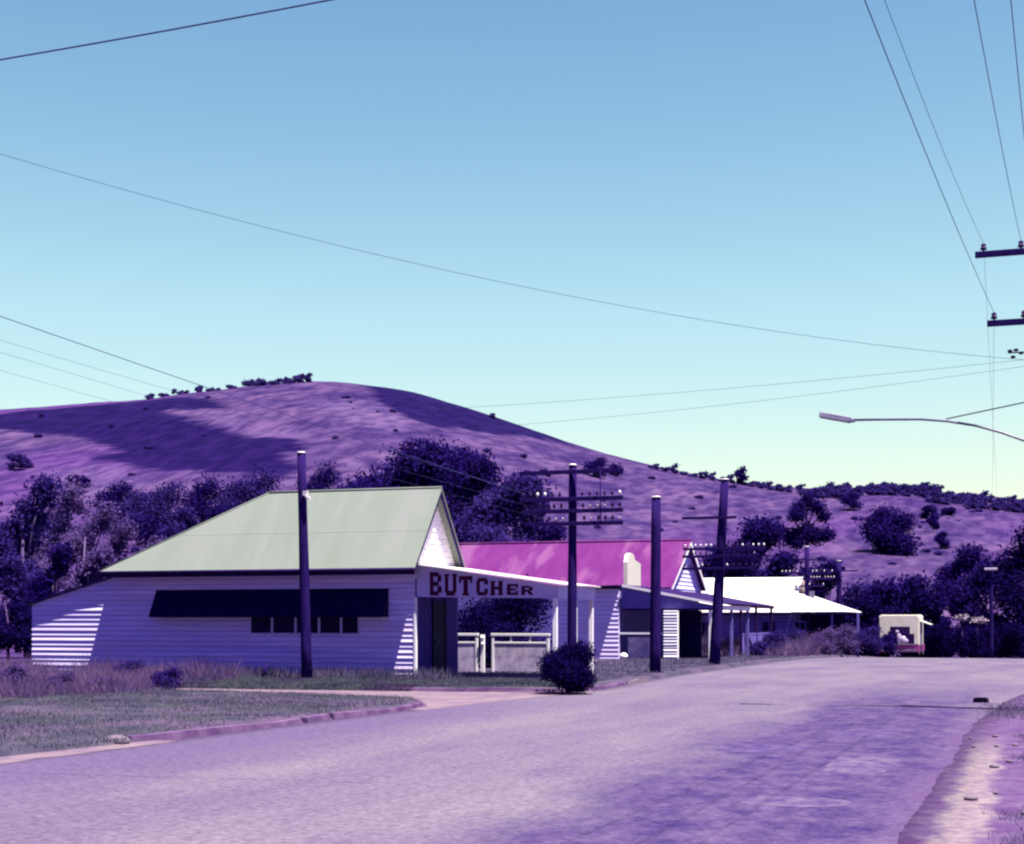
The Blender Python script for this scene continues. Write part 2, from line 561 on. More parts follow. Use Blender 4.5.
def road_material():
    m = mat("worn_bitumen", C(164, 146, 190, 2.1), C(188, 172, 202, 2.1), .55, .85, .35, 45, detail=9, stretch=(1, .28, 1))
    t = m.node_tree
    b = t.nodes['Principled BSDF']
    src = b.inputs['Base Color'].links[0].from_socket
    tc = t.nodes.new("ShaderNodeTexCoord")
    sp = t.nodes.new("ShaderNodeSeparateXYZ")
    t.links.new(tc.outputs['Object'], sp.inputs[0])
    # the darker, coarser lane on the right with its patches
    nz = t.nodes.new("ShaderNodeTexNoise"); nz.inputs['Scale'].default_value = .9; nz.inputs['Detail'].default_value = 7
    mp = t.nodes.new("ShaderNodeMapping"); mp.inputs['Scale'].default_value = (.9, .35, 1); mp.inputs['Rotation'].default_value = (.2, .1, .3)
    t.links.new(tc.outputs['Object'], mp.inputs[0]); t.links.new(mp.outputs[0], nz.inputs['Vector'])
    ad = t.nodes.new("ShaderNodeMath"); ad.operation = 'MULTIPLY_ADD'
    t.links.new(nz.outputs['Fac'], ad.inputs[0]); ad.inputs[1].default_value = 3.2
    t.links.new(sp.outputs['X'], ad.inputs[2])
    r1 = t.nodes.new("ShaderNodeMapRange"); r1.inputs[1].default_value = -2.9; r1.inputs[2].default_value = -1.6
    t.links.new(ad.outputs[0], r1.inputs[0])
    # the strip next to the shoulder is lighter again
    r2 = t.nodes.new("ShaderNodeMapRange"); r2.inputs[1].default_value = 1.0; r2.inputs[2].default_value = .45
    t.links.new(ad.outputs[0], r2.inputs[0])
    # and the lane is worn pale again towards the crest
    ady = t.nodes.new("ShaderNodeMath"); ady.operation = 'MULTIPLY_ADD'
    t.links.new(nz.outputs['Fac'], ady.inputs[0]); ady.inputs[1].default_value = 14; t.links.new(sp.outputs['Y'], ady.inputs[2])
    r3 = t.nodes.new("ShaderNodeMapRange"); r3.inputs[1].default_value = 48; r3.inputs[2].default_value = 34
    t.links.new(ady.outputs[0], r3.inputs[0])
    p1 = t.nodes.new("ShaderNodeMath"); p1.operation = 'MULTIPLY'
    t.links.new(r1.outputs[0], p1.inputs[0]); t.links.new(r2.outputs[0], p1.inputs[1])
    p2 = t.nodes.new("ShaderNodeMath"); p2.operation = 'MULTIPLY'
    t.links.new(p1.outputs[0], p2.inputs[0]); t.links.new(r3.outputs[0], p2.inputs[1])
    mx = t.nodes.new("ShaderNodeMixRGB")
    t.links.new(p2.outputs[0], mx.inputs[0]); t.links.new(src, mx.inputs[1])
    # coarse stone of that lane
    ng = t.nodes.new("ShaderNodeTexNoise"); ng.inputs['Scale'].default_value = 3.5; ng.inputs['Detail'].default_value = 8; ng.inputs['Roughness'].default_value = .7
    mg = t.nodes.new("ShaderNodeMapping"); mg.inputs['Scale'].default_value = (.8, .55, 1); mg.inputs['Rotation'].default_value = (.2, .3, .65)
    t.links.new(tc.outputs['Object'], mg.inputs[0]); t.links.new(mg.outputs[0], ng.inputs['Vector'])
    rg = t.nodes.new("ShaderNodeValToRGB")
    rg.color_ramp.elements[0].position, rg.color_ramp.elements[1].position = .36, .64
    rg.color_ramp.elements[0].color = C(100, 78, 160, 2.1) + (1,); rg.color_ramp.elements[1].color = C(156, 130, 190, 2.1) + (1,)
    t.links.new(ng.outputs['Fac'], rg.inputs[0])
    t.links.new(rg.outputs[0], mx.inputs[2])
    # fine aggregate everywhere
    nf = t.nodes.new("ShaderNodeTexNoise"); nf.inputs['Scale'].default_value = 13; nf.inputs['Detail'].default_value = 9; nf.inputs['Roughness'].default_value = .75
    t.links.new(tc.outputs['Object'], nf.inputs['Vector'])
    rf = t.nodes.new("ShaderNodeValToRGB")
    rf.color_ramp.elements[0].position, rf.color_ramp.elements[1].position = .35, .65
    rf.color_ramp.elements[0].color = (.58, .55, .66, 1); rf.color_ramp.elements[1].color = (1.24, 1.24, 1.18, 1)
    t.links.new(nf.outputs['Fac'], rf.inputs[0])
    mf = t.nodes.new("ShaderNodeMixRGB"); mf.blend_type = 'MULTIPLY'; mf.inputs[0].default_value = 1
    t.links.new(rf.outputs[0], mf.inputs[2])
    # earth carried onto both edges of the seal
    my_ = t.nodes.new('ShaderNodeMapRange'); my_.inputs[1].default_value = 30; my_.inputs[2].default_value = 23; t.links.new(sp.outputs['Y'], my_.inputs[0])
    out = mx.outputs[0]
    for x0, x1, colr in ((-1.25, -.80, C(146, 114, 178)), (-7.6, -9.4, C(154, 132, 186))):
        nz2 = t.nodes.new("ShaderNodeTexNoise"); nz2.inputs['Scale'].default_value = 1.3; nz2.inputs['Detail'].default_value = 10; nz2.inputs['Roughness'].default_value = .7
        t.links.new(tc.outputs['Object'], nz2.inputs['Vector'])
        ma = t.nodes.new("ShaderNodeMath"); ma.operation = 'MULTIPLY_ADD'; ma.inputs[1].default_value = 1.8 if x1 > x0 else -2.4
        t.links.new(nz2.outputs['Fac'], ma.inputs[0]); t.links.new(sp.outputs['X'], ma.inputs[2])
        mr = t.nodes.new("ShaderNodeMapRange")
        sh = .9 if x1 > x0 else -1.2
        mr.inputs[1].default_value = x0 + sh; mr.inputs[2].default_value = x1 + sh
        t.links.new(ma.outputs[0], mr.inputs[0])
        mm = t.nodes.new("ShaderNodeMath"); mm.operation = 'MULTIPLY'; t.links.new(my_.outputs[0], mm.inputs[1])
        t.links.new(mr.outputs[0], mm.inputs[0])
        mz = t.nodes.new("ShaderNodeMixRGB")
        t.links.new(mm.outputs[0], mz.inputs[0]); t.links.new(out, mz.inputs[1]); mz.inputs[2].default_value = colr + (1,)
        out = mz.outputs[0]
    t.links.new(out, mf.inputs[1]); t.links.new(mf.outputs[0], b.inputs['Base Color'])
    return m

ys_near = list(np.arange(-30, 60, .5)) + list(np.arange(60, 140, 1.0))
strip("road", road_l, road_r, ys_near, 24, .012, road_material())
def road_patch(cx_, cy_, hx, hy, m, seed):
    g_ = random.Random(seed)
    n = 46
    ring_ = []
    for k in range(n):
        a = 2 * math.pi * k / n
        q = 1 + .30 * noise.noise((math.cos(a) * 1.6, math.sin(a) * 1.6, seed)) + .16 * noise.noise((math.cos(a) * 6, math.sin(a) * 6, seed + 3))
        ca, sa = math.cos(a), math.sin(a)
        e_ = .55
        x = cx_ + hx * q * math.copysign(abs(ca) ** e_, ca); y = cy_ + hy * q * math.copysign(abs(sa) ** e_, sa)
        ring_.append((x, y, float(base_z(y)) + .0135))
    return tag(MB().poly(ring_).build("road_patch", m), kind='structure')
M['patch'] = mat("pale_road_repair", C(124, 100, 174, 2.1), C(172, 150, 198, 2.1), 5, .9, .3, 40, detail=10, stretch=(1, .6, 1))
M['patch_dark'] = mat("dark_road_repair", C(112, 88, 168, 2.1), C(150, 126, 190, 2.1), 4.5, .9, .3, 40, detail=10)
road_patch(-1.75, 16.9, .36, 1.0, M['patch'], 3)
road_patch(-1.95, 13.2, .46, .34, M['patch'], 5)
road_patch(-3.1, 18.5, .5, .6, M['patch_dark'], 15)
road_patch(-2.2, 21.5, .5, .8, M['patch_dark'], 18)
M['gravel'] = mat("pale_gravel", C(196, 172, 196, 2.0), C(222, 204, 204, 2.0), 2.2, .9, .5, 30, detail=8)
M['dirt'] = mat("purple_dirt", C(136, 104, 172, 2.0), C(164, 132, 188, 2.0), 4.0, .9, .6, 14, detail=10, c3=C(138, 98, 170, 2.0), s3=2.4)
M['drive'] = mat("pale_dirt", C(176, 148, 186, 2.1), C(204, 178, 198, 2.1), 1.2, .9, .3, 20, detail=8)
M['soil'] = mat("grassy_soil", C(96, 92, 128, 2.0), C(130, 118, 150, 2.0), 1.2, .9, .4, 20, detail=8, c3=C(140, 116, 160, 2.0), s3=.5)
def verge_material():
    m = M['dirt'].copy(); m.name = "dirt_with_gravel_band"
    t = m.node_tree; b = t.nodes['Principled BSDF']
    src = b.inputs['Base Color'].links[0].from_socket
    tc = t.nodes.new("ShaderNodeTexCoord"); sp = t.nodes.new("ShaderNodeSeparateXYZ"); t.links.new(tc.outputs['Object'], sp.inputs[0])
    nz = t.nodes.new("ShaderNodeTexNoise"); nz.inputs['Scale'].default_value = 1.4; nz.inputs['Detail'].default_value = 11; nz.inputs['Roughness'].default_value = .72
    t.links.new(tc.outputs['Object'], nz.inputs['Vector'])
    ab = t.nodes.new("ShaderNodeMath"); ab.operation = 'ADD'; ab.inputs[1].default_value = .50       # distance from the band's middle
    t.links.new(sp.outputs['X'], ab.inputs[0])
    aa = t.nodes.new("ShaderNodeMath"); aa.operation = 'ABSOLUTE'; t.links.new(ab.outputs[0], aa.inputs[0])
    ma = t.nodes.new("ShaderNodeMath"); ma.operation = 'MULTIPLY_ADD'; ma.inputs[1].default_value = .7
    t.links.new(nz.outputs['Fac'], ma.inputs[0]); t.links.new(aa.outputs[0], ma.inputs[2])
    mr = t.nodes.new("ShaderNodeMapRange"); mr.inputs[1].default_value = .58; mr.inputs[2].default_value = .46
    t.links.new(ma.outputs[0], mr.inputs[0])
    my = t.nodes.new("ShaderNodeMapRange"); my.inputs[1].default_value = 22; my.inputs[2].default_value = 18; t.links.new(sp.outputs['Y'], my.inputs[0])
    mm = t.nodes.new("ShaderNodeMath"); mm.operation = 'MULTIPLY'; t.links.new(mr.outputs[0], mm.inputs[0]); t.links.new(my.outputs[0], mm.inputs[1])
    n2 = t.nodes.new("ShaderNodeTexNoise"); n2.inputs['Scale'].default_value = 9; n2.inputs['Detail'].default_value = 8; t.links.new(tc.outputs['Object'], n2.inputs['Vector'])
    r2 = t.nodes.new("ShaderNodeValToRGB"); r2.color_ramp.elements[0].position, r2.color_ramp.elements[1].position = .34, .6
    r2.color_ramp.elements[0].color = C(172, 146, 186) + (1,); r2.color_ramp.elements[1].color = C(214, 192, 206) + (1,)
    t.links.new(n2.outputs['Fac'], r2.inputs[0])
    mx = t.nodes.new("ShaderNodeMixRGB"); t.links.new(mm.outputs[0], mx.inputs[0]); t.links.new(src, mx.inputs[1]); t.links.new(r2.outputs[0], mx.inputs[2])
    t.links.new(mx.outputs[0], b.inputs['Base Color'])
    return m
strip("right_verge", lambda y: road_r(y) - .15, lambda y: road_r(y) + 14, list(np.arange(-30, 4, .5)) + list(np.arange(4, 40, .15)) + list(np.arange(40, 140, 1.0)), 30, .0137, verge_material(), rag=.09)
strip("dirt_edge", lambda y: road_l(y) - .75, lambda y: road_l(y) + .25, list(np.arange(-20, 17.2, .3)), 4, .018, M['drive'], rag=.22)
strip("driveway", pl([(24, -24), (40, -24)]), pl([(24, -10.1), (27, -9.9), (31, -9.3), (33, -9.1)]), list(np.arange(24.5, 32.6, .4)), 20, .015, M['drive'])

def verge(name, lf, rf, y0, y1, ncol, z, step=.4):
    return strip(name, lf, rf, list(np.arange(y0, y1 + .01, step)), ncol, z, M['soil'], humps=.03, skirt=.22)
near_r = pl([(-30, -11.9), (13, -11.5), (16.6, -11.05), (18, -10.95), (20, -10.78), (24, -10.5), (25.6, -10.6), (26.6, -11.2), (27.2, -12.3), (27.9, -15), (28.4, -18)])
verge("grass_verge", lambda y: -34, near_r, -30, 28.4, 30, .10)
FV = pl([(30.5, -19.8), (31.0, -12.5), (31.3, -10.4), (31.6, -9.85), (32.1, -9.5), (32.7, -9.38), (33.6, -9.37), (36, -9.45), (39, -9.6), (140, -9.55)])
verge("footpath_verge", pl([(30.5, -20.5), (31.5, -19), (32, -34), (140, -34)]), FV, 30.5, 120, 24, .11, .2)

def kerb(pts, name="kerb", m=None, w=.13, h=.105):
    b = MB()
    n = len(pts)
    L = []
    for i, p in enumerate(pts):
        p = Vector((p[0], p[1], 0))
        a = Vector(pts[max(i - 1, 0)][:2] + (0,)) if i else p
        c = Vector(pts[min(i + 1, n - 1)][:2] + (0,))
        t = (c - a).normalized()
        nn = Vector((-t.y, t.x, 0))
        jit = .05 * noise.noise((p.x * 1.1, p.y * 1.1, 5)) - .015
        z = float(base_z(p.y))
        p = p + nn * .05 * noise.noise((p.x, p.y * 1.7, 8))
        L.append([(p + nn * w / 2 + Vector((0, 0, z - .02))), (p - nn * w / 2 + Vector((0, 0, z - .02))), (p - nn * w * .36 + Vector((0, 0, z + h + jit))), (p + nn * w / 2 + Vector((0, 0, z + h + jit)))])
    for i in range(n - 1):
        for k in range(4):
            j = (k + 1) % 4
            b.poly([L[i][k], L[i + 1][k], L[i + 1][j], L[i][j]])
    b.poly(list(reversed(L[0]))); b.poly(L[-1])
    o = b.build(name, m or M['concrete'], bevel=.015)
    return tag(o, kind='structure')
def line(a, b, n): return [(a[0] + (b[0] - a[0]) * i / n, a[1] + (b[1] - a[1]) * i / n) for i in range(n + 1)]
kerb([(-11.05, 16.75), (-10.98, 17.1), (-10.9, 17.6), (-10.85, 18.2), (-10.76, 19.0), (-10.68, 20.0), (-10.62, 20.7)])
kerb([(-10.6, 20.85), (-10.58, 21.3), (-10.55, 21.6)], h=.10)
kerb([(-10.56, 21.75), (-10.5, 22.8), (-10.44, 23.8), (-10.46, 24.7), (-10.56, 25.4), (-10.9, 26.15), (-11.5, 26.7)])
kerb([(-13.6, 30.88), (-13, 30.9), (-12, 31.0), (-11.2, 31.15), (-10.3, 31.3), (-9.75, 31.55), (-9.42, 32.0), (-9.3, 32.7), (-9.3, 33.6), (-9.38, 35.5)])
kerb(line((-9.4, 35.7), (-9.52, 38.2), 5), m=M['pale_concrete'])
for y0, y1, mm in ((38.3, 45, 'concrete'), (45.2, 52, 'concrete'), (52.2, 58, 'concrete'), (58.2, 61.5, 'pale_concrete'), (61.7, 70, 'concrete'), (70.2, 74, 'pale_concrete'), (74.2, 90, 'concrete')):
    kerb(line((-9.66, y0), (-9.62, y1), 6), m=M[mm], h=.12)

# ------------------------------------------------------------------ weatherboard helper
def boards(b, org, u, nrm, z0, z1, left, right, pitch=.14, lip=.036):
    """Lapped boards on a wall: u runs along the wall, nrm points out; left/right give the wall's ends at a height."""
    org, u, nrm = Vector(org), Vector(u), Vector(nrm)
    z = z0
    while z < z1 - 1e-4:
        zt = min(z + pitch, z1)
        jl = lip * (.8 + .4 * random.random())
        def P(s, zz, o): return org + u * s + nrm * o + Vector((0, 0, zz))
        a0, a1, c0, c1 = left(z), right(z), left(zt), right(zt)
        if a1 - a0 > .01:
            tg = 1 - min(.3, .02 / (zt - z))
            m0, m1, mz_, mo = a0 + (c0 - a0) * tg, a1 + (c1 - a1) * tg, z + (zt - z) * tg, jl + (.003 - jl) * tg
            b.poly([P(a0, z, jl), P(a1, z, jl), P(m1, mz_, mo), P(m0, mz_, mo)])
            b.grime.append(len(b.f))  # top strip of the board takes the painted lap shadow
            b.poly([P(m0, mz_, mo), P(m1, mz_, mo), P(c1, zt, .003), P(c0, zt, .003)])
            b.poly([P(a0, z, .003), P(a1, z, .003), P(a1, z, jl), P(a0, z, jl)])
        z = zt
    return b

# ------------------------------------------------------------------ the butcher's shop
X0, Y0 = -15.03, 35.85           # front corner on the footpath
YB = 38.98
XL, XLL = -24.2, -26.8
EZ, AZ, AY = 2.93, 5.12, 37.07
bs = empty("butcher_shop", (-20, 37, .1), "white weatherboard butcher shop with pale green steep roof and lettered awning", "shop")
w = MB()
def lt(z):
    if z <= 2.05: return XLL
    return XLL + (z - 2.05) / (2.80 - 2.05) * (XL - XLL)
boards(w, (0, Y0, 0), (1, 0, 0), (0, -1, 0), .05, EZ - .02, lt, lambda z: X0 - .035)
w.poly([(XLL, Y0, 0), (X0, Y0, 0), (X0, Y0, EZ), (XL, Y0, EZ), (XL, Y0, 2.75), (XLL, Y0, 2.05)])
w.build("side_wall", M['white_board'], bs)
w = MB()
w.box(XLL, Y0 + .06, 0, XLL + .1, YB, 2.03)
w.box(XLL, YB - .1, 0, X0 - .12, YB, 2.03)
w.box(XL, YB - .1, 2.03, X0 - .12, YB, EZ - .1)
w.build("rear_wall", M['white_board'], bs)
w = MB()
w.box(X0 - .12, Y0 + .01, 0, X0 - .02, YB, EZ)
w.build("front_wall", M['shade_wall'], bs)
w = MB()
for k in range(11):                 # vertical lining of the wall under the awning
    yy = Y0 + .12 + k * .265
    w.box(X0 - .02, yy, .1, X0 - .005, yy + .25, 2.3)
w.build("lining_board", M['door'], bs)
d_ = MB(); d_.box(X0 - .02, 37.1, .1, X0 + .02, 37.9, 2.1)
d_.box(X0 - .02, 37.02, .1, X0 + .035, 37.1, 2.18); d_.box(X0 - .02, 37.9, .1, X0 + .035, 37.98, 2.18)
dd = d_.build("door", M['navy'], bs)
MB().tube([(X0 + .02, 37.18, 1.05), (X0 + .07, 37.18, 1.05), (X0 + .07, 37.3, 1.05)], .012).build("handle", M['metal'], dd)
# corner post, lit by the sun
MB().box(X0 - .03, Y0 - .042, .02, X0 + .04, Y0 + .06, 2.19).build("corner_post", M['white'], bs, bevel=.008)
# gable over the awning
g = MB()
hw = AY - 35.2
def gl(z): return 35.85 - AY if z < EZ else -(hw * (AZ - z) / (AZ - EZ)) + .06
def gr(z): return -gl(z)
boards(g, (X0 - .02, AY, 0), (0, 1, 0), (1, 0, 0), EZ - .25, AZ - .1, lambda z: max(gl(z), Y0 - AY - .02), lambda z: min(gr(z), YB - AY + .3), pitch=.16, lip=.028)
g.poly([(X0 - .03, Y0, EZ - .3), (X0 - .03, YB, EZ - .3), (X0 - .03, YB + .2, EZ + .3), (X0 - .03, AY, AZ - .1), (X0 - .03, Y0 - .02, EZ + .3)])
g.build("gable_wall", M['white'], bs)
# main roof with hip at the back
XF = X0 + .26
RL = -19.9
EN, EF, XH = 35.20, 38.94, -24.15
r = MB()
r.slab([(XH, EN, EZ), (XF, EN, EZ), (XF, AY, AZ), (RL, AY, AZ)], .035)
r.slab([(XF, EF, EZ), (XH, EF, EZ), (RL, AY, AZ), (XF, AY, AZ)], .035)
r.slab([(XH, EF, EZ), (XH, EN, EZ), (RL, AY, AZ)], .035)
ro = r.build("roof", M['green_roof'], bs)
rc = MB()
rc.tube([(RL - .02, AY, AZ + .01), (XF, AY, AZ + .005)], .03, 8)
rc.tube([(RL, AY, AZ + .01), (XH, EN, EZ + .005)], .02, 8)
rc.build("ridge_cap", M['green_roof'], ro)
ln = MB()                            # overlap of the roof sheets
for tt in (.46,):
    yv, zv = EN + (AY - EN) * tt, EZ + (AZ - EZ) * tt
    xl = XH + (RL - XH) * tt
    nv = Vector((0, -(AZ - EZ), AY - EN)).normalized()
    p = Vector((0, yv, zv))
    a = Vector((0, AY - EN, AZ - EZ)).normalized()
    q0, q1 = p + nv * .004 - a * .02, p + nv * .002 + a * .05
    ln.poly([(xl, q0.y, q0.z), (XF, q0.y, q0.z), (XF, q1.y, q1.z), (xl + .05, q1.y, q1.z)])
    ln.poly([(xl, yv - a.y * .02, zv - a.z * .02), (XF, yv - a.y * .02, zv - a.z * .02), (XF, q0.y, q0.z), (xl, q0.y, q0.z)])
ln.build("sheet_lap", M['green_roof'], ro)
fa = MB()
fa.box(XH + .02, EN + .03, EZ - .16, XF - .04, EN + .06, EZ - .045)
fa.build("fascia", M['purple_edge'], bs)
gut = MB().tube([(XH, EN - .03, EZ - .04), (XF, EN - .03, EZ - .04)], .045, 8); gut.build("gutter", M['purple_edge'], bs)
so = MB(); so.box(XH + .05, EN + .06, EZ - .155, X0, Y0 - .03, EZ - .135); so.build("soffit", M['shade_wall'], bs)
bb = MB()
for sgn, ye in ((-1, EN), (1, EF)):
    bb.prism([(XF - .05, ye, EZ - .19), (XF - .05, AY, AZ - .22), (XF - .05, AY, AZ - .05), (XF - .05, ye, EZ - .045)],
             [(XF - .02, ye, EZ - .19), (XF - .02, AY, AZ - .22), (XF - .02, AY, AZ - .05), (XF - .02, ye, EZ - .045)])
bb.build("bargeboard", M['purple_edge'], bs)
lr = MB(); lr.slab([(XLL - .15, Y0 - .12, 2.06), (XL + .1, Y0 - .12, 2.83), (XL + .1, YB + .2, 2.83), (XLL - .15, YB + .2, 2.06)], .05)
lr.build("lean_to_roof", M['navy'], bs)
# window hood and windows
hx0, hx1 = onY(157, Y0), onY(389, Y0)
h_ = MB()
h_.slab([(hx0, Y0 - .03, 2.42), (hx1, Y0 - .03, 2.42), (hx1, Y0 - .43, 1.68), (hx0, Y0 - .43, 1.68)], .02)
h_.prism([(hx0, Y0 - .03, 2.39), (hx0, Y0 - .42, 1.68), (hx0, Y0 - .03, 1.68)], [(hx0 + .02, Y0 - .03, 2.39), (hx0 + .02, Y0 - .42, 1.68), (hx0 + .02, Y0 - .03, 1.68)])
h_.prism([(hx1 - .02, Y0 - .03, 2.39), (hx1 - .02, Y0 - .42, 1.68), (hx1 - .02, Y0 - .03, 1.68)], [(hx1, Y0 - .03, 2.39), (hx1, Y0 - .42, 1.68), (hx1, Y0 - .03, 1.68)])
h_.build("window_hood", M['navy'], bs)
for a, c in ((251, 273), (273, 296.5), (296.5, 320), (320, 342), (342, 360)):
    xa, xc = onY(a, Y0), onY(c, Y0)
    f_ = MB()
    t_ = .035
    for q in ((xa, 1.22, xa + t_, 2.3), (xc - t_, 1.22, xc, 2.3), (xa + t_, 1.22, xc - t_, 1.22 + t_), (xa + t_, 2.26, xc - t_, 2.3)):
        f_.box(q[0] + .002, Y0 - .06, q[1], q[2] - .002, Y0 - .026, q[3])
    fo = f_.build("window", M['sign'], bs)
    p_ = MB(); p_.box(xa + t_, Y0 - .045, 1.22 + t_, xc - t_, Y0 - .03, 2.26)
    for k in range(1, 7): p_.box(xa + t_, Y0 - .052, 1.25 + k * .15, xc - t_, Y0 - .042, 1.256 + k * .15)
    p_.build("pane", M['glass'], fo)
# awning over the footpath
XA, YA = -11.24, 39.2
ZT0, ZT1 = 3.02, 2.50
aw = MB()
aw.slab([(X0 - .03, Y0 - .2, ZT0 + .05), (XA + .22, Y0 - .2, ZT1 + .01), (XA + .22, YA + .1, ZT1 + .01), (X0 - .03, YA + .1, ZT0 + .05)], .035)
awo = aw.build("awning_roof", M['white_roof'], bs)
MB().box(XA + .06, Y0 - .02, 2.14, XA + .09, YA, ZT1 - .03).build("awning_fascia", M['sign'], bs)
sgn = MB()
sgn.prism([(X0 + .06, Y0 - .03, 2.20), (XA + .06, Y0 - .03, 2.14), (XA + .06, Y0 - .03, ZT1 - .03), (X0 + .06, Y0 - .03, ZT0 - .01)],
          [(X0 + .06, Y0 + .01, 2.20), (XA + .06, Y0 + .01, 2.14), (XA + .06, Y0 + .01, ZT1 - .03), (X0 + .06, Y0 + .01, ZT0 - .01)])
so_ = sgn.build("sign_panel", M['sign'], bs)
# letters as strokes on a unit square: (x0, y0, x1, y1) boxes or four-point strokes
GLY = {
    'B': [(0, 0, .30, 1), (.30, .82, .74, 1), (.30, .41, .74, .59), (.30, 0, .74, .18), [(.66, .56, .96, .66), 0], (.66, .59, .96, .88), (.66, .12, 1.0, .41)],
    'U': [(0, .14, .30, 1), (.70, .14, 1, 1), (.12, 0, .88, .22), (-.05, .9, .36, 1), (.64, .9, 1.05, 1)],
    'T': [(.34, 0, .66, 1), (0, .80, 1, 1), (0, .64, .16, .8), (.84, .64, 1, .8), (.24, 0, .76, .1)],
    'C': [(0, .14, .30, .86), (.12, .80, .88, 1), (.12, 0, .88, .20), (.70, .62, 1, .9), (.70, .10, 1, .38)],
    'H': [(0, 0, .32, 1), (.68, 0, 1, 1), (.32, .40, .68, .60), (-.05, 0, .38, .1), (-.05, .9, .38, 1), (.62, 0, 1.05, .1), (.62, .9, 1.05, 1)],
    'E': [(0, 0, .32, 1), (.32, .80, 1, 1), (.32, 0, 1, .20), (.32, .41, .80, .60), (.82, .64, 1, .8), (.82, .2, 1, .36)],
    'R': [(0, 0, .30, 1), (.30, .80, .76, 1), (.30, .38, .76, .57), (.68, .50, .98, .88), [(.52, .40, .82, .40, 1.04, 0, .70, 0), 1]],
}
for ch, a, c, yt, yb in (('B', 430, 441.8, 572.2, 595.5), ('U', 445, 456.4, 574, 595.6), ('T', 459, 472.5, 576, 595.5), ('C', 476.5, 488, 578, 595.5), ('H', 491, 502.5, 581, 595.4), ('E', 507, 518, 584, 595), ('R', 521.5, 533, 586, 595)):
    ya = Y0 - .03
    xa, xc = onY(a, ya), onY(c, ya)
    zt, zb = Zat(yt, (xa + xc) / 2, ya), Zat(yb, (xa + xc) / 2, ya)
    L = MB()
    for i, st in enumerate(GLY[ch]):
        dy = .012 + .0012 * i          # strokes stand a hair apart so no two faces coincide
        if isinstance(st, list):
            if not st[1]: continue
            q = st[0]
            pts = [(xa + (xc - xa) * q[k], zb + (zt - zb) * q[k + 1]) for k in (0, 2, 4, 6)]
            L.prism([(x, ya - dy, z) for x, z in reversed(pts)], [(x, ya - .002, z) for x, z in reversed(pts)])
        else:
            L.box(xa + (xc - xa) * st[0], ya - dy, zb + (zt - zb) * st[1], xa + (xc - xa) * st[2], ya - .002, zb + (zt - zb) * st[3])
    L.build("letter", M['letter'], so_)
for yp in (Y0 + .03, 37.6, YA - .06):
    p_ = MB(); p_.box(XA - .06, yp - .05, .08, XA + .05, yp + .05, 2.32)
    p_.build("post", M['white'], bs, bevel=.006)
fl = MB(); fl.box(X0 + .01, Y0 + .15, .02, XA - .1, YA - .1, .14); fl.build("shop_step", M['concrete'], bs)

# the white framed panels beyond the awning
def gate(x0, x1, y, label, bars):
    e = empty("panel_fence", ((x0 + x1) / 2, y, .1), label, "fence panel", "white framed panels beyond the butcher's awning")
    f_ = MB()
    zt, zb, zm = 1.22, .12, .93
    f_.box(x0, y - .04, zb, x0 + .07, y + .02, zt - .07); f_.box(x1 - .07, y - .04, zb, x1, y + .02, zt - .07)
    f_.box(x0 - .02, y - .05, zt - .07, x1 + .02, y + .03, zt)
    f_.box(x0 + .07, y - .035, zm, x1 - .07, y + .015, zm + .05)
    for k in range(1, bars):
        xm = x0 + (x1 - x0) * k / bars
        f_.box(xm - .025, y - .033, zm + .05, xm + .025, y + .012, zt - .07)
    f_.build("frame", M['white'], e, bevel=.006)
    p_ = MB(); p_.box(x0 + .07, y - .02, zb + .03, x1 - .07, y + .005, zm); p_.build("panel", M['panel'], e)
    return e
YG = 40.2
gate(onY(452, YG), onY(478, YG), YG, "narrow white framed panel left of the gap under the butcher's awning", 1)
gate(onY(492, YG), onY(549.5, YG), YG, "wide white framed panel with three openings along its top rail", 3)
pb = MB(); pb.box(onY(481, YG), YG - .04, .1, onY(484.5, YG), YG + .04, 1.18)
pb.ball((onY(482.7, YG), YG - .06, 1.1), .06); pb.ball((onY(483.2, YG), YG - .06, .92), .05)
tag(pb.build("letter_box_post", M['white'], None), "short white knobbed post in the gap between the two white framed panels", "post")

# ------------------------------------------------------------------ the second shop with its skillion awning
XS, YS, YS2 = -15.6, 58.35, 67.4
gs = .0
zs = gz(XS, YS) + .11
ss = empty("corner_shop", (-20, 62, zs), "low violet shop with sloping awning, rounded pale parapet and boarded white pillar", "shop")
w = MB()
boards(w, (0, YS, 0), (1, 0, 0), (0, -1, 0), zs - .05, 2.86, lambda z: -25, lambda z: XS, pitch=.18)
w.box(-25, YS + .004, zs - .3, XS, YS + .1, 2.86)
w.build("side_wall", M['white_board'], ss)
w = MB(); w.box(XS - .1, YS + .1, zs - .3, XS, YS2, 2.85); w.box(-25, YS2 - .1, zs - .3, XS - .1, YS2, 2.6); w.build("front_wall", M['shade_wall'], ss)
r = MB(); r.slab([(-25.2, YS - .42, 2.75), (XS + .05, YS - .42, 3.0), (XS + .05, YS2, 3.0), (-25.2, YS2, 2.75)], .06); r.build("roof", M['purple_edge'], ss)
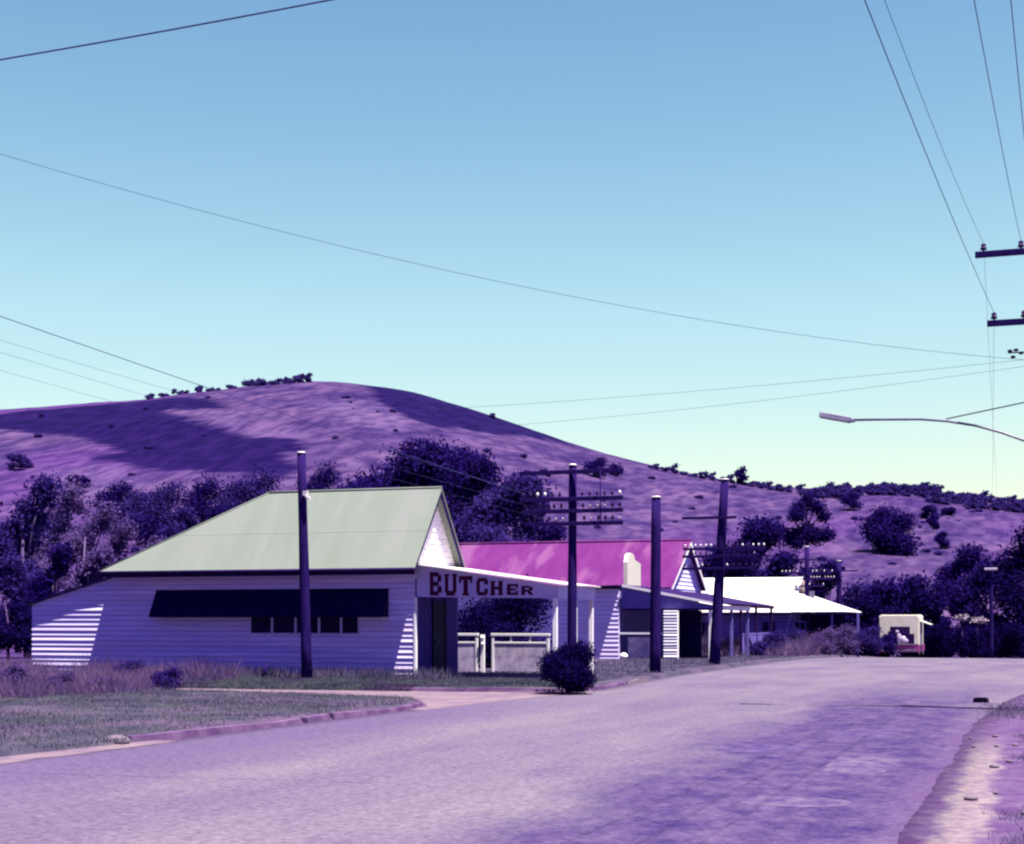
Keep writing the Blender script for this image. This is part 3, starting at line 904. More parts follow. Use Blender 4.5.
# parapet facing the road, rounded at its crown
ya, yb = onX(624, XS), onX(637.5, XS)
zq = lambda py, y: Zat(py, XS, y)
pts = [(ya, 2.95), (yb, 2.95), (yb, zq(564, yb)), (ya + (yb - ya) * .62, zq(560, ya + 1))]
for k in range(9):
    a = math.pi * k / 8
    pts.append((ya + (yb - ya) * (.30 + .26 * math.cos(a)), zq(559, ya) + .27 * math.sin(a)))
pts += [(ya, zq(562, ya))]
p_ = MB(); p_.prism([(XS - .02, y, z) for y, z in pts], [(XS + .14, y, z) for y, z in pts]); p_.build("parapet", M['van_white'], ss)
xr = onY(712, YS)
aw = MB()
aw.slab([(XS + .16, YS - .12, 3.02), (xr + .15, YS - .12, 2.28), (xr + .15, YS2 - .6, 2.28), (XS + .16, YS2 - .6, 3.02)], .05)
aw.build("awning_roof", M['purple_edge'], ss)
trm = MB(); trm.prism([(XS + .16, YS - .15, 2.93), (xr + .15, YS - .15, 2.2), (xr + .15, YS - .122, 2.2), (XS + .16, YS - .122, 2.93)], [(XS + .16, YS - .15, 3.03), (xr + .15, YS - .15, 2.29), (xr + .15, YS - .122, 2.29), (XS + .16, YS - .122, 3.03)]); trm.build('awning_trim', M['white'], ss)
sp_ = MB(); sp_.prism([(XS + .1, YS - .02, 2.05), (xr, YS - .02, 2.05), (xr, YS - .02, 2.2), (XS + .1, YS - .02, 2.93)], [(XS + .1, YS + .03, 2.05), (xr, YS + .03, 2.05), (xr, YS + .03, 2.2), (XS + .1, YS + .03, 2.93)])
sp_.build("awning_side", M['shade_wall'], ss)
MB().box(XS + .1, YS - .04, 1.98, xr + .02, YS + .05, 2.05).build("awning_beam", M['purple_edge'], ss)
fa = MB(); fa.box(xr - .01, YS + .05, 2.0, xr + .03, YS2 - .6, 2.2); fa.build("awning_fascia", M['white'], ss)
for yp in (YS + .02, 62.8, YS2 - .8):
    MB().box(xr - .13, yp - .06, zs - .05, xr - .02, yp + .06, 2.02).build("post", M['white' if yp < YS + 1 else 'shade_wall'], ss, bevel=.006)
pl_ = MB()
pxa, pxb = onY(664, YS - .2), onY(678, YS - .2)
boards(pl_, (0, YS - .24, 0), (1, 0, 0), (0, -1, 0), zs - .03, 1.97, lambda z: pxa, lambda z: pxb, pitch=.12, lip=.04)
pl_.box(pxa, YS - .236, zs - .05, pxb, YS - .06, 1.97)
pl_.build("pillar", M['white'], ss)
hwl = MB(); hwl.box(onY(628, YS + .3), YS + .3, zs, onY(652, YS + .3), YS + .42, zs + .85); hwl.build("half_wall", M['panel'], ss)
rl = MB(); rl.box(onY(618, YS + .1), YS + .02, 1.03, onY(664, YS + .1), YS + .1, 1.10); rl.build("rail", M['white'], ss)
dr = MB(); dr.box(onY(680, YS + 1.6), YS + 1.4, zs, onY(702, YS + 1.6), YS + 1.6, 1.98); dr.build("door", M['navy'], ss)
ws = MB(); ws.ball((onY(624, YS - .3), YS - .35, zs + .1), .17, 1, 1, .8)
tag(ws.build("white_stone", M['white'], None), "small white painted stone at the foot of the violet corner shop", "stone")

# ------------------------------------------------------------------ the house with the pink roof
XG, YN, YM, YF = -16.0, 68.3, 72.4, 76.2
zg = gz(XG, YM) + .1
ph = empty("pink_roof_house", (-22, 72, zg), "long house with a faded pink iron roof and boarded street gable", "house")
w = MB()
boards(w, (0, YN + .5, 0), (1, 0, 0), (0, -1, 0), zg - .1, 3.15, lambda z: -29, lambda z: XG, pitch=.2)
w.box(-29, YN + .504, zg - .3, XG - .02, YN + .6, 3.15)
w.box(-29, YF - .6, zg - .3, XG - .02, YF - .5, 3.15); w.box(-29, YN + .6, zg - .3, -28.9, YF - .6, 3.15)
w.build("wall", M['white_board'], ph)
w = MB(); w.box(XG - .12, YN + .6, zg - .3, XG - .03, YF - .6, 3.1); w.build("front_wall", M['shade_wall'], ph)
g = MB()
PZ, PE = 5.50, 3.22
boards(g, (XG, YM, 0), (0, 1, 0), (1, 0, 0), 2.9, PZ - .15, lambda z: -(YM - YN - .35) * min(1, (PZ - z) / (PZ - PE)), lambda z: (YM - YN - .35) * min(1, (PZ - z) / (PZ - PE)), pitch=.2, lip=.03)
g.poly([(XG, YN + .4, 2.9), (XG, YF - .4, 2.9), (XG, YF - .4, PE), (XG, YM, PZ - .15), (XG, YN + .4, PE)])
g.build("gable_wall", M['white_board'], ph)
r = MB()
xb = -30.0
r.slab([(xb, YN - .1, PE - .1), (XG + .3, YN - .1, PE - .1), (XG + .3, YM, PZ), (xb, YM, PZ)], .04)
r.slab([(XG + .3, YF + .1, PE - .1), (xb, YF + .1, PE - .1), (xb, YM, PZ), (XG + .3, YM, PZ)], .04)
ro = r.build("roof", M['pink_roof'], ph)
MB().tube([(xb, YM, PZ + .02), (XG + .3, YM, PZ + .02)], .07).build("ridge_cap", M['pink_roof'], ro)
bb = MB()
for ye in (YN - .1, YF + .1):
    bb.prism([(XG + .26, ye, PE - .32), (XG + .26, YM, PZ - .26), (XG + .26, YM, PZ - .05), (XG + .26, ye, PE - .15)], [(XG + .30, ye, PE - .32), (XG + .30, YM, PZ - .26), (XG + .30, YM, PZ - .05), (XG + .30, ye, PE - .15)])
bb.build("bargeboard", M['white'], ph)
xv = onY(773, 76.5)
v_ = MB(); v_.slab([(XG + .02, YN - .2, 3.0), (xv, YN - .2, 2.32), (xv, YF + .8, 2.32), (XG + .02, YF + .8, 3.0)], .16); v_.build("verandah_roof", M['purple_edge'], ph)
for yp in (YN, 72.3, YF + .6):
    MB().box(xv - .2, yp - .06, zg - .05, xv - .08, yp + .06, 2.2).build("post", M['purple_edge'], ph)
fr = MB(); fr.box(xv - .16, YN + .1, .9, xv - .1, YF + .5, .98); fr.box(xv - .15, YN + .1, zg + .05, xv - .11, YF + .5, .9); fr.build("balustrade", M['shade_wall'], ph)
br = MB(); br.tube([(xv - .02, 69.0, 1.0), (xv - .02, 71.6, zg)], .07, 6); br.build("brace", M['navy'], ph)

# ------------------------------------------------------------------ the house with the white roof
YW = 84.0
zw = gz(-18, YW) + .05
wx0, wx1, wx2 = onY(640, YW), onY(803, YW + 4) - .5, onY(862, YW + 8)
EW = Zat(612, onY(780, YW - .5), YW - .5)
wh = empty("white_roof_house", (-20, 87, zw), "low house under a glaring white iron roof, beyond the pink-roofed house", "house")
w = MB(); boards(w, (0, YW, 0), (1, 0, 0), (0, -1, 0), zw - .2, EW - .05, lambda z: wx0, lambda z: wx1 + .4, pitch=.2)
w.box(wx0, YW + .004, zw - .4, wx1 + .4, YW + .1, EW - .05); w.box(wx1 + .3, YW + .1, zw - .4, wx1 + .4, YW + 8, EW - .05); w.box(wx0, YW + 7.9, zw - .4, wx1 + .3, YW + 8, EW - .05)
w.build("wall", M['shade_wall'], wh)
RW = Zat(577.5, onY(770, YW + 4), YW + 4)
r = MB()
r.slab([(wx0, YW - .6, EW), (wx1 + .5, YW - .6, EW), (wx1 + .5, YW + 4, RW), (wx0, YW + 4, RW)], .05)
r.slab([(wx1 + .5, YW + 8.6, EW), (wx0, YW + 8.6, EW), (wx0, YW + 4, RW), (wx1 + .5, YW + 4, RW)], .05)
r.build("roof", M['white_roof'], wh)
v_ = MB()
zv0 = EW + (RW - EW) * .52
v_.slab([(wx1 + .52, YW + 1.6, zv0), (wx1 + .52, YW + 7, zv0), (wx2, YW + 8, EW + .02), (wx2, YW - .4, EW + .02)], .05)
v_.poly([(wx1 + .52, YW + 1.6, zv0), (wx2, YW - .4, EW + .02), (wx1 + .52, YW - .4, EW + .02)])
v_.build("verandah_roof", M['white_roof'], wh)
MB().box(wx0, YW - .58, EW - .14, wx2 - .1, YW - .54, EW - .05).build("fascia", M['navy'], wh)
for a, c in ((762, 776), (794, 806), (700, 712)):
    f_ = MB(); xa, xc = onY(a, YW), onY(c, YW)
    f_.box(xa, YW - .06, .35, xc, YW - .02, 1.55)
    fo = f_.build("window", M['shade_wall'], wh)
    p_ = MB(); xm = (xa + xc) / 2; p_.box(xa + .06, YW - .075, .42, xm - .03, YW - .062, 1.48); p_.box(xm + .03, YW - .075, .42, xc - .06, YW - .062, 1.48)
    p_.build("pane", M['glass'], fo)
for px in (832, 858):
    xx = onY(px, YW - .2); MB().box(xx - .06, YW - .26, zw - .3, xx + .06, YW - .14, EW - .04).build("post", M['shade_wall'], wh)
dk = MB(); dk.box(wx1 + .5, YW + 3, zw - .3, wx2 - .4, YW + 3.1, EW - .1); dk.build("back_wall", M['navy'], wh)

# ------------------------------------------------------------------ the van on the crest
VX, VY = -7.25, 90.4
vz = float(base_z(VY)) + .012
vn = empty("delivery_van", (VX, VY + 2, vz), "cream box van with dark rear opening and crimson skirt, parked on the crest", "van")
hwv, top = 1.15, 2.52
b = MB()
def ring(y, inset, zlo, zhi):
    return [(VX - hwv + inset, y, vz + zlo), (VX + hwv - inset, y, vz + zlo), (VX + hwv - inset, y, vz + zhi - .1), (VX + hwv - inset - .12, y, vz + zhi), (VX - hwv + inset + .12, y, vz + zhi), (VX - hwv + inset, y, vz + zhi - .1)]
b.prism(ring(VY + 3.4, 0, .75, top), ring(VY + .06, 0, .75, top))
b.prism(ring(VY + .059, .03, .8, top - .03), ring(VY, .05, .82, top - .05))
b.prism([(VX - 1.0, VY + 3.41, vz + .75), (VX + 1.0, VY + 3.41, vz + .75), (VX + 1.0, VY + 3.41, vz + 2.1), (VX - 1.0, VY + 3.41, vz + 2.1)][::-1], [(VX - .95, VY + 5.0, vz + .75), (VX + .95, VY + 5.0, vz + .75), (VX + .9, VY + 4.3, vz + 1.95), (VX - .9, VY + 4.3, vz + 1.95)][::-1])
b.build("body", M['van_white'], vn)
sk = MB(); sk.box(VX - hwv + .02, VY + .03, vz + .32, VX + hwv - .02, VY + 5.0, vz + .75); sk.build("skirt", M['van_red'], vn, bevel=.03)
op = MB()
xo0, xo1 = VX - .62, VX + .62
op.box(xo0, VY - .012, vz + .82, xo1, VY + .004, vz + 1.55)
op.box(xo0 + .12, VY - .010, vz + 1.55, xo1, VY + .004, vz + 1.82)
op.box(xo0 + .5, VY - .008, vz + .82, xo1 + .25, VY + .004, vz + 1.4)
op.build("rear_opening", M['purple_edge'], vn)
ld = MB()
for lx, lz, lr, q in ((.02, 1.12, .15, 2.0), (.26, 1.04, .16, 1.5), (.42, .96, .12, 1.2), (-.1, 1.5, .1, 1.2)): ld.ball((VX + lx, VY - .06, vz + lz), lr, 1, .5, q, 10, 7)
ld.build('load', M['panel'], vn)
wn = MB(); wn.box(VX + hwv - .005, VY + .5, vz + 1.4, VX + hwv + .012, VY + 2.6, vz + 2.1); wn.build("side_window", M['metal'], vn)
fp = MB(); fp.slab([(VX + hwv, VY + .5, vz + 2.18), (VX + hwv + .62, VY + .5, vz + 1.95), (VX + hwv + .62, VY + 2.6, vz + 1.95), (VX + hwv, VY + 2.6, vz + 2.18)], .04); fp.build("raised_flap", M['van_white'], vn)
for sx in (-1, 1):
    for yy in (VY + .95, VY + 4.0):
        c = Vector((VX + sx * (hwv - .16), yy, vz + .34))
        t_ = MB().tube([c - Vector((.11, 0, 0)), c + Vector((.11, 0, 0))], .34, 20); wo_ = t_.build("wheel", M['rubber'], vn)
        MB().tube([c - Vector((.118, 0, 0)), c + Vector((.118, 0, 0))], .18, 16).build("rim", M['van_white'], wo_)
for sx in (-1, 1):
    MB().box(VX + sx * .95 - .08, VY - .005, vz + .5, VX + sx * .95 + .08, VY + .03, vz + .68).build("tail_light", M['van_red'], vn)
MB().box(VX - 1.05, VY - .06, vz + .36, VX + 1.05, VY + .02, vz + .47).build("bumper", M['metal'], vn, bevel=.02)

# ------------------------------------------------------------------ poles
def pole(x, y, top, lean=(0, 0), r0=.14, r1=.10, label="", arms=(), armlen=2.4, capc='insul', name="telegraph_pole", group="timber poles along the street", seed=0):
    z0 = gz(x, y) + .06
    e = empty(name, (x, y, z0), label, "pole", group)
    n = 7
    pts, rad = [], []
    for k in range(n):
        t = k / (n - 1)
        pts.append((x + lean[0] * t, y + lean[1] * t, z0 - .15 + (top - z0 + .15) * t))
        rad.append(r0 + (r1 - r0) * t + .004 * math.sin(k * 2.3 + seed))
    MB().tube(pts, rad, 14).build("shaft", M['pole'], e)
    MB().tube([Vector(pts[-1]) + Vector((0, 0, .003)), Vector(pts[-1]) + Vector((0, 0, .045))], [r1 + .015, r1 - .01], 14).build("cap", M[capc], e)
    rnd = random.Random(seed)
    for za, nin, l0, l1, white in arms:
        t = (za - z0) / (top - z0)
        cx, cy = x + lean[0] * t, y + lean[1] * t - r1 - .05
        a = MB(); a.box(cx - l0, cy - .04, za - .045, cx + l1, cy + .04, za + .045)
        ao = a.build("crossarm", M['pole'], e, bevel=.006)
        for k in range(nin):
            u = -l0 + .07 + (l0 + l1 - .14) * k / max(1, nin - 1)
            if abs(u) < .16: continue
            q = MB(); q.tube([(cx + u, cy, za + .045), (cx + u, cy, za + .08), (cx + u, cy, za + .085), (cx + u, cy, za + .12), (cx + u, cy, za + .15), (cx + u, cy, za + .165)], [.01, .01, .036, .034, .026, .012], 8)
            q.build("insulator", M['insul'] if rnd.random() < white else M['dark_insul'], ao)
    return e

pA = pole(onY(307, 34.2), 34.2, 5.82, (-.16, 0), .14, .105, "bare pole standing close in front of the white side wall of the butcher shop", seed=1)
fit = MB(); ax_ = onY(303.5, 34.2)
fit.box(ax_ + .06, 34.04, 4.74, ax_ + .17, 34.14, 4.86); fit.prism([(ax_ + .13, 34.02, 4.70), (ax_ + .25, 34.02, 4.62), (ax_ + .25, 34.11, 4.62), (ax_ + .13, 34.11, 4.70)], [(ax_ + .13, 34.02, 4.76), (ax_ + .25, 34.02, 4.68), (ax_ + .25, 34.11, 4.68), (ax_ + .13, 34.11, 4.76)])
fit.build("fitting", M['insul'], pA)
BX, BY = -9.55, 31.7
zB = [Zat(p, BX, BY) for p in (472.5, 499.5, 511.5, 524)]
pB = pole(BX, BY, Zat(466, BX, BY), (.02, 0), .115, .085, "pole with four long crossarms rising out of the dark round bush", arms=[(zB[0], 0, 1.18, 1.18, 0), (zB[1], 14, 1.18, 1.18, .2), (zB[2], 14, 1.12, 1.18, .3), (zB[3], 14, 1.05, 1.18, .25)], seed=2)
MB().tube([(BX + .72, BY - .24, zB[0]), (BX + .72, BY - .24, zB[3] - .04)], .014, 6).build("brace", M['pole'], pB)
pC = pole(-10.09, 41.7, 5.08, (.03, 0), .17, .135, "bare thick pole without crossarms at the kerb in front of the violet shop", seed=3)
DX, DY = -10.05, 49.95
zD = [Zat(p, DX, DY) for p in (518, 549, 556.5, 568.5)]
pD = pole(DX, DY, 6.3, (.36, 0), .20, .14, "leaning pole with low crossarms in front of the verandah of the pink-roofed house", arms=[(zD[0], 0, 1.35, .5, 0), (zD[1], 16, 1.25, 1.55, .45), (zD[2], 14, 1.25, 1.25, .3), (zD[3], 12, 1.25, 1.2, .25)], seed=4)
EX, EY = -12.0, 86.5
zE = [Zat(p, EX, EY) for p in (573, 579, 586)]
pE = pole(EX, EY, Zat(547, EX, EY), (-.05, 0), .17, .13, "pole with crossarms seen against the right end of the white roof", arms=[(zE[0], 14, 1.45, 1.5, .9), (zE[1], 14, .6, 1.6, .9), (zE[2], 10, 1.45, 1.0, .4)], seed=5)
tb = MB(); tb.box(EX + .12, EY - .3, Zat(601, EX, EY), EX + .4, EY - .12, Zat(591, EX, EY)); tb.tube([(EX - .55, EY - .3, Zat(595, EX, EY)), (EX - .55, EY - .3, Zat(586, EX, EY))], .13, 10)
tb.build("transformer_box", M['metal'], pE)
FX, FY = -12.2, 103.0
pF = pole(FX, FY, Zat(561, FX, FY), (0, 0), .19, .15, "farthest pole, short and bare, past the right end of the white roof", arms=[(Zat(571, FX, FY), 0, .2, 1.3, 0)], seed=6)
GX, GY = -2.4, 103.0
pG = pole(GX, GY, Zat(570, GX, GY), (0, 0), .15, .11, "pole with a small white street lamp head among the dark trees right of the van", capc='pole', seed=7)
lg = MB(); lg.box(GX - .42, GY - .3, Zat(570, GX, GY) - .02, GX + .38, GY - .1, Zat(568, GX, GY)); lg.build("lamp_head", M['panel'], pG, bevel=.03)

# the big power pole at the right with a street lamp: its crossarms reach into the view
KX, KY = .42, 27.6
kp = pole(KX, KY, 8.6, (0, 0), .17, .12, "tall power pole at the right edge with two crossarms and a street lamp", name="power_pole", group=None, capc='metal', seed=8)
karm = []
for py in (257, 326):
    za = Zat(py, KX - 1.2, KY)
    xa = onY(975 if py == 257 else 987, KY - .2)
    a = MB(); a.box(xa, KY - .24, za - .05, KX + (KX - xa), KY - .14, za + .05)
    ao = a.build("crossarm", M['pole'], kp, bevel=.008)
    for px in ((983.5, 1021, 1084, 1118) if py == 257 else (994, 1024, 1084, 1118)):
        xi = onY(px, KY - .19)
        q = MB(); q.tube([(xi, KY - .19, za + .05), (xi, KY - .19, za + .075), (xi, KY - .19, za + .08), (xi, KY - .19, za + .12), (xi, KY - .19, za + .125), (xi, KY - .19, za + .165), (xi, KY - .19, za + .19)], [.016, .016, .055, .05, .03, .05, .02], 10)
        q.build("insulator", M['dark_insul'], ao)
        karm.append(Vector((xi, KY - .19, za + .19)))
def q3(px, py, dy=0): 
    x = onY(px, KY + dy); return Vector((x, KY + dy, Zat(py, x, KY + dy)))
arm = [q3(852, 420), q3(880, 419.5), q3(920, 419.2), q3(946, 421), q3(975, 425.5), q3(1000, 432), q3(1024, 440.5), q3(1050, 455)]
arm[-1].x = KX - .1
a = MB().tube(arm, .022, 8); ao = a.build("lamp_arm", M['metal'], kp)
MB().tube([q3(946, 419), q3(1024, 402.5), Vector((KX - .1, KY, q3(1050, 397).z))], .012, 6).build("stay", M['metal'], ao)
lh = MB()
p0, p1 = q3(820, 415), q3(853, 421)
ux = (p1 - p0).normalized(); uz = Vector((0, 1, 0)).cross(ux) * -1
uy = Vector((0, 1, 0))
def lring(p, wv, up, dn): return [p - uy * wv - uz * dn, p + uy * wv - uz * dn, p + uy * wv * .7 + uz * up, p - uy * wv * .7 + uz * up]
if uz.z < 0: uz = -uz
lh.prism(lring(p0, .13, .055, .045), lring(p0 + (p1 - p0) * .92, .11, .06, .045)); lh.prism(lring(p0 + (p1 - p0) * .921, .09, .045, .03), lring(p1 + (p1 - p0) * .06, .04, .025, .02))
lho = lh.build("lamp_head", M['metal'], ao, bevel=.012)
# hardware below the second crossarm
hw_ = MB()
for px, py in ((1010, 351), (1016, 350), (1021, 353), (1013, 357)):
    hw_.ball(q3(px, py, .1), .035, 1.3, 1, .8, 8, 6)
hw_.tube([q3(1008, 353, .1), q3(1024, 352, .1), Vector((KX - .1, KY + .1, q3(1030, 352).z))], .012, 6)
hw_.build("wire_bracket", M['dark_insul'], kp)

# ------------------------------------------------------------------ wires
def wire(a, b, sag, r, label, group=None):
    a, b = Vector(a), Vector(b)
    n = 40
    pts = [a.lerp(b, i / n) - Vector((0, 0, 4 * sag * (i / n) * (1 - i / n))) for i in range(n + 1)]
    o = MB().tube(pts, r, 5, cap=False).build("overhead_wire", M['wire'])
    return tag(o, label, "wire", group or "overhead wires")
def ext(a, b, t): return Vector(a).lerp(Vector(b), t)
k1, k1b, k2, k2b = karm[0], karm[1], karm[4], karm[5]
wire(k2, ext(k2, W(877, 0, 12), 2.0), .25, .0045, "thick dark wire rising from the lower crossarm, leftmost of four at the top right")
wire(k1, ext(k1, W(896, 0, 15), 2.0), .3, .0032, "thin wire rising from the upper crossarm insulator, close beside the thick leftmost one")
wire(k1b, ext(k1b, W(979, 0, 14), 2.0), .25, .0045, "dark wire at the top right, third from the left, near the frame's edge")
wire(k2b + Vector((.25, 0, .5)), ext(k2b + Vector((.25, 0, .5)), W(1013, 0, 13), 2.0), .2, .0045, "rightmost of the four steep wires at the top right corner")
wire(k2, (GX, GY, Zat(571, GX, GY) - .1), 1.2, .003, "faint wire dropping from the lower crossarm towards the far lamp pole")
wire(k1, (GX + .8, GY, Zat(571, GX, GY)), 1.2, .003, "faint wire dropping from the upper crossarm behind the street lamp arm")
wire(W(-220, 95, 15), W(560, -46, 13), .05, .008, "dark wire cutting across the top left corner of the sky")
wire(W(-240, 78, 20), q3(1040, 361), .62, .0036, "long sagging wire crossing the whole sky from upper left to the power pole")
wire(W(-300, 405, 46), q3(1040, 358), .75, .0032, "thin wire skimming the hill top, upper of the pair running to the power pole")
wire(W(-300, 410, 46), q3(1040, 364, .1), 1.15, .003, "thin wire just below its twin, lower of the pair skimming the hill top")
for i, (ly, ux_, zz_, r_) in enumerate(((312, -1.0, zB[1], .006), (336, -.75, zB[1], .0022), (348, -.9, zB[2], .0022), (366, -.6, zB[3], .002))):
    b_ = Vector((BX + ux_, BY - .2, zz_ + .12))
    a_ = W(0, ly, 20)
    wire(b_, ext(b_, a_, 1.6), .06, r_, ("dark telephone wire coming down from the left edge to the crossarms in the bush", "faint telephone wire just under the dark one at the left edge", "faint telephone wire third down at the left edge", "faintest and lowest telephone wire at the left edge")[i], "telephone wires on the left")

# ------------------------------------------------------------------ vegetation
def crown(name, clumps, n, leaf, m, parent=None, flat=.75, seed=0, shell=.55):
    """Leaf faces spread through the volume of many clumps; clumps: (centre, radius, squash)."""
    g_ = np.random.default_rng(seed)
    vol = np.array([c[1] ** 2.2 for c in clumps]); vol /= vol.sum()
    out = []
    for (c, r, sq), f in zip(clumps, vol):
        k = max(16, int(n * f * 2.4))
        d = g_.normal(size=(k, 3)); d /= np.linalg.norm(d, axis=1)[:, None]
        rr = r * (shell + (1 - shell) * g_.random(k)) * (1 + .18 * g_.normal(size=k)).clip(.55, 1.35)
        rr *= np.where(g_.random(k) < .25, g_.random(k), 1)
        p = d * rr[:, None] * np.array([1, 1, sq]) + np.array(c)
        u = g_.normal(size=(k, 3)); u /= np.linalg.norm(u, axis=1)[:, None]
        v = np.cross(u, d + .6 * g_.normal(size=(k, 3))); v /= np.linalg.norm(v, axis=1)[:, None] + 1e-9
        s = leaf * .62 * (.6 + .8 * g_.random(k))[:, None]
        q = np.stack([p - u * s, p - v * s * flat * .7, p + u * s, p + v * s * flat * .7], 1)
        out.append(q.reshape(-1, 3))
    return quads_mesh(name, np.concatenate(out), 4, m, parent)

def tree(x, y, z, h, w, label, m='leaf_dark', n=1400, leaf=.3, group=None, seed=0, form='round', name="tree", cat="tree", trunk='bark', gap=.5, low=.3, fat=1.0):
    """A tapered trunk with limbs that end in leaf clumps."""
    rnd = random.Random(seed)
    e = empty(name, (x, y, z), label, cat, group)
    th = h * low
    limbs, cl = [], []
    nc = {'round': 22, 'airy': 22, 'cone': 12, 'shrub': 9, 'flat': 10}[form]
    for k in range(nc):
        t = (k + .5) / nc
        if form == 'cone':
            zz = h * (.12 + .84 * t); rr = w / 2 * (1 - t) * .75; cr_ = w * (.30 - .22 * t)
        elif form == 'shrub':
            zz = h * (.18 + .58 * rnd.random()); rr = w / 2 * .72 * math.sqrt(rnd.random()); cr_ = min(w, h) * (.2 + .12 * rnd.random())
        elif form == 'flat':
            zz = h * (.62 + .28 * rnd.random()); rr = w / 2 * .8 * math.sqrt(rnd.random()); cr_ = h * .2
        else:
            zz = h * (low + .06 + (.84 - low) * ((k * .618) % 1))
            env = math.sin(math.pi * min(1, max(.08, (zz / h - low * .6) / (1.08 - low * .6)))) ** .6
            rr = w / 2 * .78 * env * rnd.random() ** .4; cr_ = min(w, h) * (.15 + .11 * rnd.random()) * (.9 if form == 'airy' else 1.3)
        cr_ *= fat
        a = k * 2.4 + rnd.random()
        c = (x + rr * math.cos(a), y + rr * math.sin(a), z + zz)
        cl.append((c, cr_, .75))
        limbs.append(c)
    tr = MB()
    r0 = max(.06, h * .022)
    bend = [Vector((x + .04 * h * rnd.uniform(-1, 1) * q, y + .04 * h * rnd.uniform(-1, 1) * q, z - .2 + (h * .72 + .2) * q)) for q in (0, .3, .6, 1)]
    tr.tube(bend, [r0, r0 * .8, r0 * .55, r0 * .2], 7)
    for c in limbs[::2]:
        j = bend[1].lerp(bend[2], rnd.random())
        mid_ = j.lerp(Vector(c), .5) + Vector((0, 0, .05 * h))
        tr.tube([j, mid_, c], [r0 * .4, r0 * .26, r0 * .08], 5)
    tr.build("trunk", M[trunk], e)
    crown("crown", cl, n, leaf, M[m], e, seed=seed, shell=.35 if form == 'airy' else gap)
    return e

def tree_px(px, ytop, ybase, wpx, d, label, **k):
    """A tree at distance d, its height and width measured off the photograph."""
    p = W(px, ybase, d)
    z = gz(p.x, p.y) + (rough(p.x, p.y) if d > 130 else 0)
    if k.pop('ground', True): zb = z
    top_ = W(px, ytop, d).z
    return tree(p.x, p.y, zb, top_ - zb, wpx / FOC * d, label, **k)

def tree_hit(px, ytop, ybase, wpx, label, **k):
    X, Y, z, d = hit(px, ybase)
    z += rough(X, Y)
    k.setdefault('fat', 1.35)
    return tree(X, Y, z - .15, (ybase - ytop) / FOC * d, wpx / FOC * d, label, **k)

# behind the butcher's shop
tree_px(396, 431, 605, 124, 92, "broad dark tree behind the butcher roof, its rounded top left of the ridge end", n=9000, leaf=.26, seed=11)
tree_px(455, 441, 605, 92, 98, "dark tree directly behind the peak of the butcher's gable", n=9000, leaf=.26, seed=12)
tree_px(500, 466, 605, 88, 90, "lower dark tree between the butcher gable and the four-armed pole", n=7000, leaf=.25, seed=13, m='leaf_mid')
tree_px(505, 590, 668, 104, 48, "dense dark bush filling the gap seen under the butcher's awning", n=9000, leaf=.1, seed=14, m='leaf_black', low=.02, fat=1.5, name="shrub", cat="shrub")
tree_px(545, 515, 640, 50, 84, "small dark tree behind the crossarm pole, just above the pink roof's left half", n=1800, leaf=.22, seed=15)
tree_px(358, 462, 600, 46, 100, "small dark tree at the left foot of the broad tree behind the butcher roof", n=2600, leaf=.24, seed=22, low=.1, fat=1.3)
tree_px(528, 478, 600, 44, 94, "small dim tree right behind the left ends of the crossarms", n=2200, leaf=.24, seed=23, m='leaf_mid', low=.1, fat=1.3)
# left edge
tree_px(28, 462, 650, 84, 66, "tall thin gum tree with a pale trunk and sparse violet leaves at the left edge", n=2600, leaf=.17, seed=16, m='leaf_mid', form='airy', trunk='pale_bark', low=.2)
tree_px(84, 492, 640, 80, 78, "wispy dry tree with pale violet foliage right of the left-edge gum", n=2200, leaf=.17, seed=17, m='leaf_pale', form='airy', trunk='pale_bark', low=.12)
tree_px(8, 575, 655, 66, 52, "dark dense shrub at the left edge beside the lean-to", n=2600, leaf=.12, seed=18, m='leaf_black', form='shrub', name="shrub", cat="shrub", low=.1)
tree_px(54, 535, 640, 44, 60, "dark leafy bush above the lean-to roof at the left", n=1800, leaf=.14, seed=19, m='leaf_dark', low=.15, name="shrub", cat="shrub")
tree_px(-38, 470, 650, 90, 60, "dark gum cut by the left edge of the picture", n=2200, leaf=.17, seed=20, m='leaf_dark', form='airy', low=.15)
tree_px(104, 545, 620, 70, 62, "low violet scrub bush behind the lean-to and the roof's left hip", n=1800, leaf=.14, seed=21, m='leaf_pale', form='shrub', name="shrub", cat="shrub", low=.1)
for i, (px, yt, wp, dd_, lab) in enumerate(((62, 470, 60, 98, "pale violet scrub tree upper left, between the gum and the row below the burnt slope"), (112, 512, 56, 92, "pale wispy scrub tree above the lean-to, nearest the roof's hip"), (18, 500, 60, 84, "mid violet scrub tree behind the left-edge gum"), (70, 515, 60, 84, "pale scrub tree behind the bush above the lean-to"), (145, 530, 50, 96, "low pale scrub tree behind the roof's left hip"), (-10, 530, 50, 76, "pale scrub tree low at the left edge of the picture"), (90, 545, 50, 74, "low wispy scrub tree right behind the lean-to roof"), (45, 490, 60, 110, "dim pale scrub tree farther back, between the gum and the bare slope"), (125, 560, 50, 80, "small pale scrub tree just over the roof's left eave corner"))):
    tree_px(px, yt, 640, wp, dd_, lab, n=2400, leaf=.2, seed=400 + i, fat=1.35, m=('leaf_pale', 'leaf_pale', 'leaf_mid', 'leaf_pale', 'leaf_pale', 'leaf_mid', 'leaf_pale', 'leaf_pale', 'leaf_pale')[i], form='airy', trunk='pale_bark', low=.1)
